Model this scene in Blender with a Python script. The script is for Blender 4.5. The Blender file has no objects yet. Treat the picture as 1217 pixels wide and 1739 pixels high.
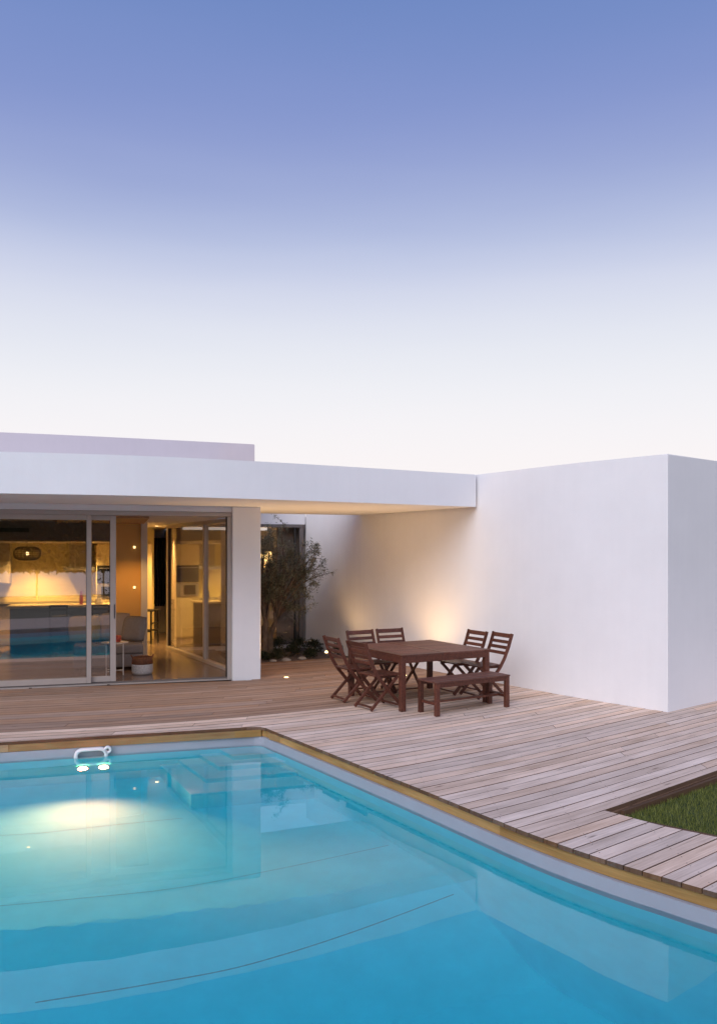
import bpy, bmesh, math, random
from mathutils import Vector, Matrix
R = math.radians
random.seed(7)
scn = bpy.context.scene
col = scn.collection

# ------------------------------------------------------------------ camera, sky, sun, exposure
F, CX, HOR, CAMH = 1400.0, 608.5, 940.0, 2.0          # focal length in photo pixels, centre, horizon, eye height
cam = bpy.data.cameras.new('camera')
cam.sensor_fit = 'HORIZONTAL'; cam.sensor_width = 36.0
cam.lens = F / 1217.0 * 36.0
cam.shift_y = -(869.5 - HOR) / 1217.0
cam.clip_end = 2000
camo = bpy.data.objects.new('camera', cam); col.objects.link(camo)
camo.location = (0, 0, CAMH); camo.rotation_euler = (R(90), 0, 0)
scn.camera = camo

SUN_EL, SUN_AZ = R(38), R(206)                         # soft afterglow behind the camera, to the left (azimuth from +Y, clockwise)
world = bpy.data.worlds.new('World'); scn.world = world; world.use_nodes = True
nt = world.node_tree; N = nt.nodes; L = nt.links
N.clear()
wo = N.new('ShaderNodeOutputWorld'); bg = N.new('ShaderNodeBackground'); L.new(bg.outputs[0], wo.inputs[0])
def lin(r, g, b):
    f = lambda c: (c / 255 / 12.92) if c / 255 <= .04045 else ((c / 255 + .055) / 1.055) ** 2.4
    return (f(r), f(g), f(b), 1)
tc = N.new('ShaderNodeTexCoord'); sp = N.new('ShaderNodeSeparateXYZ'); L.new(tc.outputs['Generated'], sp.inputs[0])
wn = N.new('ShaderNodeTexNoise'); wn.inputs['Scale'].default_value = 1.3; wn.inputs['Detail'].default_value = 4
wm = N.new('ShaderNodeMapping'); wm.inputs['Scale'].default_value = (1, 1, 7)
L.new(tc.outputs['Generated'], wm.inputs[0]); L.new(wm.outputs[0], wn.inputs[0])
wa = N.new('ShaderNodeMath'); wa.operation = 'MULTIPLY_ADD'; wa.inputs[1].default_value = .045; wa.inputs[2].default_value = -.0225
L.new(wn.outputs['Fac'], wa.inputs[0])
wb = N.new('ShaderNodeMath'); wb.operation = 'ADD'; L.new(sp.outputs['Z'], wb.inputs[0]); L.new(wa.outputs[0], wb.inputs[1])
rp = N.new('ShaderNodeValToRGB'); L.new(wb.outputs[0], rp.inputs[0])
stops = [(0.0, lin(254, 244, 240)), (.10, lin(252, 246, 246)), (.17, lin(244, 243, 247)), (.235, lin(232, 235, 243)), (.30, lin(211, 216, 236)),
         (.355, lin(183, 194, 226)), (.415, lin(151, 165, 212)), (.48, lin(131, 149, 205)), (.56, lin(113, 139, 196)), (.75, lin(92, 122, 186)), (1.0, lin(74, 104, 172))]
rp.color_ramp.interpolation = 'B_SPLINE'
while len(rp.color_ramp.elements) < len(stops): rp.color_ramp.elements.new(.5)
for e, (p, c) in zip(rp.color_ramp.elements, stops): e.position = p; e.color = c
L.new(rp.outputs[0], bg.inputs['Color']); bg.inputs['Strength'].default_value = 1.0

sun = bpy.data.lights.new('sun', 'SUN'); sun.energy = 2.2; sun.angle = R(50); sun.color = (1.0, .95, .96)
suno = bpy.data.objects.new('sun', sun); col.objects.link(suno)
sd = Vector((math.sin(SUN_AZ) * math.cos(SUN_EL), math.cos(SUN_AZ) * math.cos(SUN_EL), math.sin(SUN_EL)))
suno.rotation_euler = sd.to_track_quat('Z', 'Y').to_euler()

scn.render.engine = 'CYCLES'
scn.view_settings.view_transform = 'Standard'; scn.view_settings.look = 'None'
scn.view_settings.exposure = 0; scn.view_settings.gamma = 1; scn.view_settings.use_curve_mapping = False
scn.cycles.use_denoising = True
scn.cycles.max_bounces = 10; scn.cycles.transparent_max_bounces = 16
scn.cycles.sample_clamp_indirect = 4.0

# ------------------------------------------------------------------ helpers
def deck_at(px, py, z=0.0):
    d = F * (CAMH - z) / (py - HOR); return ((px - CX) / F * d, d)
def tag(o, label=None, cat=None, group=None, kind=None):
    if label: o['label'] = label
    if cat: o['category'] = cat
    if group: o['group'] = group
    if kind: o['kind'] = kind
    return o
def link_mesh(name, me, mat, parent=None, smooth=False):
    o = bpy.data.objects.new(name, me); col.objects.link(o)
    if mat is not None and not me.materials: me.materials.append(mat)
    if parent is not None: o.parent = parent
    if smooth:
        for p in me.polygons: p.use_smooth = True
    return o
def obj(name, bm, mat, parent=None, smooth=False):
    me = bpy.data.meshes.new(name)
    bmesh.ops.recalc_face_normals(bm, faces=bm.faces)
    bm.to_mesh(me); bm.free()
    return link_mesh(name, me, mat, parent, smooth)
def empty(name, loc=(0, 0, 0), rz=0, parent=None):
    o = bpy.data.objects.new(name, None); col.objects.link(o); o.location = loc; o.rotation_euler = (0, 0, rz)
    o.empty_display_size = .1
    if parent is not None: o.parent = parent
    return o
def copy_tree(o, parent=None):
    c = o.copy(); col.objects.link(c); c.parent = parent
    for ch in list(o.children): copy_tree(ch, c)
    return c
def add_box(bm, c, s, rot=None, bev=0.0, seg=1):
    m = Matrix.Translation(c) @ (rot.to_4x4() if rot is not None else Matrix()) @ Matrix.Diagonal((s[0], s[1], s[2], 1))
    r = bmesh.ops.create_cube(bm, size=1.0, matrix=m)
    if bev > 0:
        es = list({e for v in r['verts'] for e in v.link_edges})
        bmesh.ops.bevel(bm, geom=es, offset=bev, segments=seg, affect='EDGES', profile=.5)
def bx(x0, x1, y0, y1, z0, z1, bev=0.0, seg=1):
    bm = bmesh.new(); add_box(bm, ((x0 + x1) / 2, (y0 + y1) / 2, (z0 + z1) / 2), (x1 - x0, y1 - y0, z1 - z0), None, bev, seg); return bm
def add_bar(bm, a, b, w, h, up=Vector((0, 1, 0)), bev=0.0):
    a, b = Vector(a), Vector(b); d = (b - a); l = d.length; z = d.normalized()
    x = up.cross(z).normalized(); y = z.cross(x)
    rot = Matrix((x, y, z)).transposed()
    add_box(bm, (a + b) / 2, (w, h, l), rot, bev)
def prism(poly, z0, z1, bev=0.0):
    bm = bmesh.new()
    vb = [bm.verts.new((x, y, z0)) for x, y in poly]; vt = [bm.verts.new((x, y, z1)) for x, y in poly]
    n = len(poly)
    bm.faces.new(list(reversed(vb))); bm.faces.new(vt)
    for i in range(n): bm.faces.new((vb[i], vb[(i + 1) % n], vt[(i + 1) % n], vt[i]))
    if bev > 0:
        es = [e for e in bm.edges if abs(e.verts[0].co.z - z1) < 1e-6 and abs(e.verts[1].co.z - z1) < 1e-6]
        bmesh.ops.bevel(bm, geom=es, offset=bev, segments=2, affect='EDGES')
    return bm
def add_tube(bm, pts, radii, n=8, cap=True):
    pts = [Vector(p) for p in pts]
    if not hasattr(radii, '__len__'): radii = [radii] * len(pts)
    rings = []
    up = Vector((.31, .17, .93)).normalized()
    for i, p in enumerate(pts):
        d = (pts[min(i + 1, len(pts) - 1)] - pts[max(i - 1, 0)]).normalized()
        x = d.cross(up)
        if x.length < 1e-3: x = d.cross(Vector((1, 0, 0)))
        x.normalize(); y = d.cross(x)
        rings.append([bm.verts.new(p + (x * math.cos(2 * math.pi * k / n) + y * math.sin(2 * math.pi * k / n)) * radii[i]) for k in range(n)])
    for a, b in zip(rings, rings[1:]):
        for k in range(n): bm.faces.new((a[k], a[(k + 1) % n], b[(k + 1) % n], b[k]))
    if cap:
        bm.faces.new(list(reversed(rings[0]))); bm.faces.new(rings[-1])
def add_lathe(bm, prof, n=24, c=(0, 0, 0), axis=None):
    rings = []
    for r, z in prof:
        rings.append([bm.verts.new((c[0] + r * math.cos(2 * math.pi * k / n), c[1] + r * math.sin(2 * math.pi * k / n), c[2] + z)) for k in range(n)])
    for a, b in zip(rings, rings[1:]):
        for k in range(n): bm.faces.new((a[k], a[(k + 1) % n], b[(k + 1) % n], b[k]))
    if prof[0][0] > 1e-4: bm.faces.new(list(reversed(rings[0])))
    if prof[-1][0] > 1e-4: bm.faces.new(rings[-1])
def polyline_at(pts, x):
    if x <= pts[0][0]: a, b = pts[0], pts[1]
    elif x >= pts[-1][0]: a, b = pts[-2], pts[-1]
    else:
        for a, b in zip(pts, pts[1:]):
            if a[0] <= x <= b[0]: break
    return a[1] + (b[1] - a[1]) * (x - a[0]) / (b[0] - a[0])
def smooth_curve(pts, n=8):                                   # Catmull-Rom through the points
    out = []
    P = [pts[0]] + list(pts) + [pts[-1]]
    for i in range(1, len(P) - 2):
        p0, p1, p2, p3 = [Vector(q) for q in P[i - 1:i + 3]]
        for k in range(n):
            t = k / n
            out.append(tuple(.5 * ((2 * p1) + (-p0 + p2) * t + (2 * p0 - 5 * p1 + 4 * p2 - p3) * t * t + (-p0 + 3 * p1 - 3 * p2 + p3) * t ** 3)))
    out.append(tuple(pts[-1])); return out
def offset_line(pts, d):                                     # to the left of the direction of travel
    out = []
    for i, p in enumerate(pts):
        a = Vector(pts[max(i - 1, 0)]); b = Vector(pts[min(i + 1, len(pts) - 1)])
        t = (b - a).normalized(); out.append((p[0] - t.y * d, p[1] + t.x * d))
    return out

# ------------------------------------------------------------------ materials
MATS = {}
def nodes_mat(name):
    m = bpy.data.materials.new(name); m.use_nodes = True; MATS[name] = m
    return m, m.node_tree.nodes, m.node_tree.links, m.node_tree.nodes['Principled BSDF']
def simple(name, c, rough=.5, metal=0.0, var=.0, scale=8.0, bump=0.0, bscale=60.0, spec=.5, stretch=(1, 1, 1), emit=None, estr=0.0, coord='Object'):
    m, n, l, b = nodes_mat(name)
    b.inputs['Roughness'].default_value = rough; b.inputs['Metallic'].default_value = metal
    b.inputs['Specular IOR Level'].default_value = spec
    c = tuple(c)[:3]
    b.inputs['Base Color'].default_value = (*c, 1)
    t = n.new('ShaderNodeTexCoord'); mp = n.new('ShaderNodeMapping'); mp.inputs['Scale'].default_value = stretch
    l.new(t.outputs[coord], mp.inputs[0])
    if var > 0:
        no = n.new('ShaderNodeTexNoise'); no.inputs['Scale'].default_value = scale; no.inputs['Detail'].default_value = 6; no.inputs['Roughness'].default_value = .6
        l.new(mp.outputs[0], no.inputs[0])
        rr = n.new('ShaderNodeValToRGB'); rr.color_ramp.elements[0].position = .28; rr.color_ramp.elements[1].position = .72
        rr.color_ramp.elements[0].color = (*[x * (1 - var) for x in c], 1); rr.color_ramp.elements[1].color = (*[min(1, x * (1 + var)) for x in c], 1)
        l.new(no.outputs['Fac'], rr.inputs[0]); l.new(rr.outputs[0], b.inputs['Base Color'])
    if bump > 0:
        nb = n.new('ShaderNodeTexNoise'); nb.inputs['Scale'].default_value = bscale; nb.inputs['Detail'].default_value = 5
        l.new(mp.outputs[0], nb.inputs[0])
        bp = n.new('ShaderNodeBump'); bp.inputs['Strength'].default_value = bump; bp.inputs['Distance'].default_value = .01
        l.new(nb.outputs['Fac'], bp.inputs['Height']); l.new(bp.outputs[0], b.inputs['Normal'])
    if emit:
        b.inputs['Emission Color'].default_value = (*emit, 1); b.inputs['Emission Strength'].default_value = estr
    return m
def plaster(name, c):
    m, n, l, b = nodes_mat(name)
    b.inputs['Roughness'].default_value = .85; b.inputs['Specular IOR Level'].default_value = .2
    g = n.new('ShaderNodeNewGeometry')
    a = n.new('ShaderNodeTexNoise'); a.inputs['Scale'].default_value = .9; a.inputs['Detail'].default_value = 7; a.inputs['Roughness'].default_value = .62
    l.new(g.outputs['Position'], a.inputs[0])
    mp = n.new('ShaderNodeMapping'); mp.inputs['Scale'].default_value = (7, 7, .35); l.new(g.outputs['Position'], mp.inputs[0])
    s = n.new('ShaderNodeTexNoise'); s.inputs['Scale'].default_value = 1.6; s.inputs['Detail'].default_value = 4; l.new(mp.outputs[0], s.inputs[0])
    mx = n.new('ShaderNodeMix'); mx.data_type = 'FLOAT'; mx.inputs[0].default_value = .2
    l.new(a.outputs['Fac'], mx.inputs[2]); l.new(s.outputs['Fac'], mx.inputs[3])
    r = n.new('ShaderNodeValToRGB'); r.color_ramp.elements[0].position = .3; r.color_ramp.elements[1].position = .7
    r.color_ramp.elements[0].color = (*[x * .95 for x in c], 1); r.color_ramp.elements[1].color = (*[min(1, x * 1.03) for x in c], 1)
    l.new(mx.outputs[0], r.inputs[0]); l.new(r.outputs[0], b.inputs['Base Color'])
    f = n.new('ShaderNodeTexNoise'); f.inputs['Scale'].default_value = 55; f.inputs['Detail'].default_value = 4; l.new(g.outputs['Position'], f.inputs[0])
    k = n.new('ShaderNodeBump'); k.inputs['Strength'].default_value = .18; k.inputs['Distance'].default_value = .006
    l.new(f.outputs['Fac'], k.inputs['Height'])
    k2 = n.new('ShaderNodeBump'); k2.inputs['Strength'].default_value = .12; k2.inputs['Distance'].default_value = .05
    l.new(a.outputs['Fac'], k2.inputs['Height']); l.new(k.outputs[0], k2.inputs['Normal']); l.new(k2.outputs[0], b.inputs['Normal'])
    return m
WHITE = plaster('white_render', (.84, .83, .84))
WHITE2 = plaster('white_render_house', (.82, .82, .84))
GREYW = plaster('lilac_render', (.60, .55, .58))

def wood_uv(name, light, dark, knot, rough=.75, gscale=1.0, vary=.25, spec=.25):
    """timber with the grain along U; every board gets its own tone from its object random number"""
    m, n, l, b = nodes_mat(name)
    b.inputs['Roughness'].default_value = rough; b.inputs['Specular IOR Level'].default_value = spec
    uv = n.new('ShaderNodeUVMap'); oi = n.new('ShaderNodeObjectInfo')
    mu = n.new('ShaderNodeMath'); mu.operation = 'MULTIPLY'; mu.inputs[1].default_value = 57.0; l.new(oi.outputs['Random'], mu.inputs[0])
    cb = n.new('ShaderNodeCombineXYZ'); l.new(mu.outputs[0], cb.inputs[2]); l.new(mu.outputs[0], cb.inputs[0])
    ad = n.new('ShaderNodeVectorMath'); ad.operation = 'ADD'; l.new(uv.outputs[0], ad.inputs[0]); l.new(cb.outputs[0], ad.inputs[1])
    mp = n.new('ShaderNodeMapping'); mp.inputs['Scale'].default_value = (1.3 * gscale, 34 * gscale, 1); l.new(ad.outputs[0], mp.inputs[0])
    g = n.new('ShaderNodeTexNoise'); g.inputs['Scale'].default_value = 1.5; g.inputs['Detail'].default_value = 7; g.inputs['Roughness'].default_value = .65; g.inputs['Distortion'].default_value = .6
    l.new(mp.outputs[0], g.inputs[0])
    mp2 = n.new('ShaderNodeMapping'); mp2.inputs['Scale'].default_value = (1.0, 3.0, 1); l.new(ad.outputs[0], mp2.inputs[0])
    p = n.new('ShaderNodeTexNoise'); p.inputs['Scale'].default_value = 1.7; p.inputs['Detail'].default_value = 5; l.new(mp2.outputs[0], p.inputs[0])
    r = n.new('ShaderNodeValToRGB'); r.color_ramp.elements[0].position = .3; r.color_ramp.elements[1].position = .68
    r.color_ramp.elements[0].color = (*dark, 1); r.color_ramp.elements[1].color = (*light, 1)
    mx = n.new('ShaderNodeMix'); mx.data_type = 'FLOAT'; mx.inputs[0].default_value = .45
    l.new(g.outputs['Fac'], mx.inputs[2]); l.new(p.outputs['Fac'], mx.inputs[3]); l.new(mx.outputs[0], r.inputs[0])
    # board-to-board tone
    hs = n.new('ShaderNodeHueSaturation'); l.new(r.outputs[0], hs.inputs['Color'])
    mr = n.new('ShaderNodeMapRange'); mr.inputs['To Min'].default_value = 1 - vary; mr.inputs['To Max'].default_value = 1 + vary * .8
    l.new(oi.outputs['Random'], mr.inputs[0]); l.new(mr.outputs[0], hs.inputs['Value'])
    m3 = n.new('ShaderNodeMath'); m3.operation = 'FRACT'; m4 = n.new('ShaderNodeMath'); m4.operation = 'MULTIPLY'; m4.inputs[1].default_value = 13.7
    l.new(oi.outputs['Random'], m4.inputs[0]); l.new(m4.outputs[0], m3.inputs[0])
    mr2 = n.new('ShaderNodeMapRange'); mr2.inputs['To Min'].default_value = .88; mr2.inputs['To Max'].default_value = 1.2; l.new(m3.outputs[0], mr2.inputs[0]); l.new(mr2.outputs[0], hs.inputs['Saturation'])
    # knots
    mp3 = n.new('ShaderNodeMapping'); mp3.inputs['Scale'].default_value = (1.6, 5.5, 1); l.new(ad.outputs[0], mp3.inputs[0])
    vo = n.new('ShaderNodeTexVoronoi'); vo.inputs['Scale'].default_value = 1.0; vo.inputs['Randomness'].default_value = 1; l.new(mp3.outputs[0], vo.inputs[0])
    kr = n.new('ShaderNodeValToRGB'); kr.color_ramp.elements[0].position = .03; kr.color_ramp.elements[0].color = (1, 1, 1, 1)
    kr.color_ramp.elements[1].position = .11; kr.color_ramp.elements[1].color = (0, 0, 0, 1); l.new(vo.outputs['Distance'], kr.inputs[0])
    km = n.new('ShaderNodeMix'); km.data_type = 'RGBA'
    kf = n.new('ShaderNodeMath'); kf.operation = 'MULTIPLY'; kf.inputs[1].default_value = .7; l.new(kr.outputs[0], kf.inputs[0])
    l.new(kf.outputs[0], km.inputs[0]); l.new(hs.outputs[0], km.inputs[6]); km.inputs[7].default_value = (*knot, 1)
    l.new(km.outputs[2], b.inputs['Base Color'])
    bp = n.new('ShaderNodeBump'); bp.inputs['Strength'].default_value = .35; bp.inputs['Distance'].default_value = .004
    l.new(g.outputs['Fac'], bp.inputs['Height']); l.new(bp.outputs[0], b.inputs['Normal'])
    return m
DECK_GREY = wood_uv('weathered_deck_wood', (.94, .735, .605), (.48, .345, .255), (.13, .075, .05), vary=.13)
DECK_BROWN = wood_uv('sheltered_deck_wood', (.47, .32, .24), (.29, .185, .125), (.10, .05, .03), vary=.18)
FASCIA_WOOD = wood_uv('honey_pine', (.48, .32, .16), (.21, .125, .055), (.13, .05, .015), gscale=.8, rough=.6)
EDGE_WOOD = wood_uv('dark_edge_wood', (.20, .12, .075), (.09, .05, .03), (.04, .02, .01))  # edge boards and plank ends; on plank sides it paints the gap shade
def stained(name, light, dark, rough=.42):
    m, n, l, b = nodes_mat(name)
    b.inputs['Roughness'].default_value = rough; b.inputs['Specular IOR Level'].default_value = .35
    t = n.new('ShaderNodeTexCoord'); mp = n.new('ShaderNodeMapping'); mp.inputs['Scale'].default_value = (9, 9, 9); l.new(t.outputs['Object'], mp.inputs[0])
    oi = n.new('ShaderNodeObjectInfo')
    g = n.new('ShaderNodeTexNoise'); g.inputs['Scale'].default_value = 3; g.inputs['Detail'].default_value = 6; g.inputs['Distortion'].default_value = 1.2; l.new(mp.outputs[0], g.inputs[0])
    r = n.new('ShaderNodeValToRGB'); r.color_ramp.elements[0].position = .3; r.color_ramp.elements[1].position = .7
    r.color_ramp.elements[0].color = (*dark, 1); r.color_ramp.elements[1].color = (*light, 1); l.new(g.outputs['Fac'], r.inputs[0])
    hs = n.new('ShaderNodeHueSaturation'); mr = n.new('ShaderNodeMapRange'); mr.inputs['To Min'].default_value = .75; mr.inputs['To Max'].default_value = 1.3
    l.new(oi.outputs['Random'], mr.inputs[0]); l.new(mr.outputs[0], hs.inputs['Value']); l.new(r.outputs[0], hs.inputs['Color'])
    l.new(hs.outputs[0], b.inputs['Base Color'])
    bp = n.new('ShaderNodeBump'); bp.inputs['Strength'].default_value = .15; bp.inputs['Distance'].default_value = .003; l.new(g.outputs['Fac'], bp.inputs['Height']); l.new(bp.outputs[0], b.inputs['Normal'])
    return m
STAIN = stained('brown_stained_acacia', (.135, .044, .026), (.062, .020, .013))
STAIN_TOP = stained('faded_brown_acacia', (.19, .078, .054), (.10, .038, .027), .5)
ALU = simple('warm_grey_aluminium', (.46, .41, .38), .42, .15, .04, 5)
ALU_D = simple('dark_track', (.16, .14, .135), .5, .2)
SEAL = simple('black_seal', (.02, .02, .02), .5)
CEIL = simple('white_ceiling', (.78, .74, .68), .9, 0, .03, 3)
ORANGE = simple('orange_glow_wall', (.82, .50, .17), .9, 0, .03, 2)  # wall colour holds the orange of the warm room light
KITCH = simple('cream_kitchen_front', (.76, .66, .42), .35, 0, .02, 2)
BULK = simple('grey_bulkhead', (.40, .36, .31), .9, 0, .04, 3)
FLOORM = simple('polished_concrete', (.20, .15, .125), .22, 0, .25, 2.2, .05, 20)
GREYC = simple('grey_sofa_fabric', (.33, .29, .27), .95, 0, .08, 14, .3, 220)
BEIGEC = simple('beige_cushion_fabric', (.50, .40, .31), .95, 0, .08, 20, .3, 250)
YELC = simple('mustard_cushion_fabric', (.55, .42, .06), .95, 0, .08, 20, .3, 250)
WMET = simple('white_metal', (.78, .76, .73), .4)
BLACKW = simple('black_wood', (.018, .015, .014), .5, 0, .2, 10)
STEEL = simple('brushed_steel', (.45, .44, .43), .35, .8)
DARKG = simple('dark_oven_glass', (.02, .02, .022), .12)
WICKER = simple('brown_wicker', (.19, .075, .035), .85, 0, .45, 40, .8, 90)
WICKW = simple('white_wicker', (.62, .58, .55), .85, 0, .25, 40, .8, 90)
PENDM = simple('dark_pendant_mesh', (.045, .04, .04), .6)
BULB = simple('glowing_bulb', (1, .8, .5), .5, emit=(1.0, .72, .34), estr=7)
BULBW = simple('glowing_lens', (1, .9, .7), .5, emit=(1.0, .80, .48), estr=4)
REDC = simple('red_pot', (.45, .07, .04), .5)
LINER = simple('blue_pool_liner', (.13, .82, .95), .55, 0, .06, 3, .03, 30)
STEPM = simple('pale_step_tread', (.50, .84, .92), .55, 0, .04, 3)
BAND = simple('pale_grey_waterline_band', (.36, .375, .43), .5, 0, .05, 4, .03, 30)
SEAM = simple('liner_seam', (.09, .34, .42), .7, 0, .3, 30)
PLAST = simple('white_plastic', (.80, .80, .82), .3)
SOIL = simple('gravel_soil', (.13, .10, .085), .95, 0, .5, 30, .8, 90)
GROUND = simple('dry_ground', (.10, .095, .06), .95, 0, .35, 1.5, .3, 20, coord='Object')
LAWN = simple('lawn_base', (.035, .055, .012), .95, 0, .4, 6, .4, 60)
BARK = simple('olive_bark', (.17, .12, .085), .95, 0, .5, 14, 1.0, 40, stretch=(1, 1, .4))
STONE = simple('pale_stone', (.42, .38, .34), .9, 0, .3, 6, .5, 30)
CURT = simple('grey_curtain', (.34, .31, .29), .95, 0, .2, 3, stretch=(30, 30, .3))
def leafmat(name, a, b_, rough=.55, trans=.25):
    m, n, l, b = nodes_mat(name)
    b.inputs['Roughness'].default_value = rough
    g = n.new('ShaderNodeNewGeometry'); r = n.new('ShaderNodeValToRGB')
    r.color_ramp.elements[0].color = (*a, 1); r.color_ramp.elements[1].color = (*b_, 1); l.new(g.outputs['Random Per Island'], r.inputs[0]); l.new(r.outputs[0], b.inputs['Base Color'])
    tr = n.new('ShaderNodeBsdfTranslucent'); l.new(r.outputs[0], tr.inputs[0])
    mx = n.new('ShaderNodeMixShader'); mx.inputs[0].default_value = trans; l.new(b.outputs[0], mx.inputs[1]); l.new(tr.outputs[0], mx.inputs[2])
    l.new(mx.outputs[0], n['Material Output'].inputs[0]); return m
OLIVE = leafmat('olive_leaf', (.065, .072, .042), (.31, .31, .22))
SHRUB = leafmat('shrub_leaf', (.016, .026, .010), (.07, .085, .035))
HEDGE = leafmat('hedge_leaf', (.02, .03, .01), (.06, .07, .03))
GRASS = leafmat('grass_blade', (.075, .105, .016), (.30, .32, .075), trans=.3)
def glass(name, tint, r0, rough=0.0):
    m, n, l, b = nodes_mat(name); n.remove(b)
    lw = n.new('ShaderNodeLayerWeight'); lw.inputs[0].default_value = .5
    p = n.new('ShaderNodeMath'); p.operation = 'POWER'; p.inputs[1].default_value = 5; l.new(lw.outputs['Facing'], p.inputs[0])
    k = n.new('ShaderNodeMath'); k.operation = 'MULTIPLY_ADD'; k.inputs[1].default_value = 1 - r0; k.inputs[2].default_value = r0; l.new(p.outputs[0], k.inputs[0])
    t = n.new('ShaderNodeBsdfTransparent'); t.inputs[0].default_value = (*tint, 1)
    g = n.new('ShaderNodeBsdfGlossy'); g.inputs['Roughness'].default_value = rough; g.inputs[0].default_value = (1, 1, 1, 1)
    mx = n.new('ShaderNodeMixShader'); l.new(k.outputs[0], mx.inputs[0]); l.new(t.outputs[0], mx.inputs[1]); l.new(g.outputs[0], mx.inputs[2])
    l.new(mx.outputs[0], n['Material Output'].inputs[0]); return m
GLASS = glass('window_glass', (.88, .86, .84), .19)
GLASS_IN = glass('side_glass', (.86, .83, .80), .045)

# pool water: smooth refracting surface with a faint ripple, colour from absorption in the water body
WATER, n, l, b = nodes_mat('pool_water'); n.remove(b)
g = n.new('ShaderNodeNewGeometry')
no = n.new('ShaderNodeTexNoise'); no.inputs['Scale'].default_value = 1.1; no.inputs['Detail'].default_value = 2; l.new(g.outputs['Position'], no.inputs[0])
bp = n.new('ShaderNodeBump'); bp.inputs['Strength'].default_value = .03; bp.inputs['Distance'].default_value = .05; l.new(no.outputs['Fac'], bp.inputs['Height'])
gl = n.new('ShaderNodeBsdfGlass'); gl.inputs['IOR'].default_value = 1.48; gl.inputs['Roughness'].default_value = 0; gl.inputs['Color'].default_value = (1, 1, 1, 1)
l.new(bp.outputs[0], gl.inputs['Normal']); l.new(gl.outputs[0], n['Material Output'].inputs['Surface'])
va = n.new('ShaderNodeVolumeAbsorption'); va.inputs['Color'].default_value = (.0, .93, .965, 1); va.inputs['Density'].default_value = .46
l.new(va.outputs[0], n['Material Output'].inputs['Volume'])

# ------------------------------------------------------------------ plan of the place (metres; camera at the origin, y away from it, deck at z = 0)
ROOF, SOFF = 3.256, 2.74
WATERZ, FLOORZ, DEEPZ = -.205, -1.45, -2.25
FASC = smooth_curve([(-10.5, 9.25), (-7.2, 9.55), (-4.41, 10.13), (-2.85, 10.55), (-1.39, 11.2), (.1, 12.04), (1.875, 13.09)], 8)
BLOCK_L = smooth_curve([(3.895, 10.38), (3.01, 11.46), (2.28, 12.53), (1.875, 13.14), (.02, 15.95), (-1.13, 17.72)], 6)
BLOCK_R = [(3.895, 10.38), (4.87, 11.20), (9.0, 14.67)]
POOL_B = [(-9.2, 7.18), (-3.79, 8.728), (-2.816, 9.03), (-2.08, 9.245), (-1.30, 9.485)]
POOL_C = [(-1.30, 9.485), (-1.20, 9.505), (-1.13, 9.50), (-1.075, 9.455), (-1.03, 9.38)]
POOL_R = smooth_curve([(-1.03, 9.38), (-.472, 8.53), (.0106, 7.78), (.44, 7.12), (.876, 6.42), (1.277, 5.80), (1.624, 5.36), (1.875, 5.094), (2.096, 4.86), (2.75, 4.22), (3.6, 3.5), (4.4, 2.9)], 5)
POOL_EDGE = POOL_B[:-1] + POOL_C[:-1] + POOL_R                # left to right, house side first
def inset(d): return offset_line(POOL_EDGE, -d)              # positive: towards the water
NEAR = [(4.4, 2.2), (-9.2, 2.2)]
# direction of the deck boards bends with X
TH = [(-9, 12), (-3.6, 15.5), (-2, 21), (-.8, 29), (1, 35.5), (2.2, 39.4), (9, 39.8)]
GX0, GDX = -10.0, .05
GT = [0.0]
for i in range(400):
    x = GX0 + (i + .5) * GDX; GT.append(GT[-1] + math.tan(R(polyline_at(TH, x))) * GDX)
g0 = GT[int((0 - GX0) / GDX)]
def gX(x):
    f = (x - GX0) / GDX; i = max(0, min(len(GT) - 2, int(f))); return GT[i] + (GT[i + 1] - GT[i]) * (f - i) - g0

# ------------------------------------------------------------------ ground
bm = bmesh.new()
hole = inset(-.06)
hole = hole + [(4.5, 2.14), (-9.3, 2.14)]
def loop_edges(bm, pts, z):
    vs = [bm.verts.new((x, y, z)) for x, y in pts]
    return [bm.edges.new((vs[i], vs[(i + 1) % len(vs)])) for i in range(len(vs))]
ed = loop_edges(bm, [(-400, -400), (400, -400), (400, 400), (-400, 400)], -.16) + loop_edges(bm, hole, -.16)
bmesh.ops.triangle_fill(bm, use_beauty=True, use_dissolve=False, edges=ed)
tag(obj('ground', bm, GROUND), kind='structure')

# ------------------------------------------------------------------ pool
shell = inset(.012) + [(4.36, 2.23), (-9.17, 2.23)]
bm = bmesh.new()
zs = [-.112, -.30, -.75, FLOORZ, DEEPZ - .05]
rings = [[bm.verts.new((x, y, z)) for x, y in shell] for z in zs]
for a, b_ in zip(rings, rings[1:]):
    for i in range(len(shell)): bm.faces.new((a[i], a[(i + 1) % len(shell)], b_[(i + 1) % len(shell)], b_[i]))
lip_o = inset(-.03) + [(4.42, 2.16), (-9.25, 2.16)]
lv = [bm.verts.new((x, y, -.112)) for x, y in lip_o]
for i in range(len(shell)): bm.faces.new((lv[i], lv[(i + 1) % len(shell)], rings[0][(i + 1) % len(shell)], rings[0][i]))
pool = obj('pool', bm, LINER); tag(pool, kind='structure')
pool.data.materials.append(BAND)
for p_ in pool.data.polygons:
    if p_.center.z > -.25: p_.material_index = 1
# water body
wp = inset(.004) + [(4.38, 2.21), (-9.19, 2.21)]
water = obj('water', prism(wp, DEEPZ - .3, WATERZ), WATER); tag(water, kind='structure')
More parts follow.
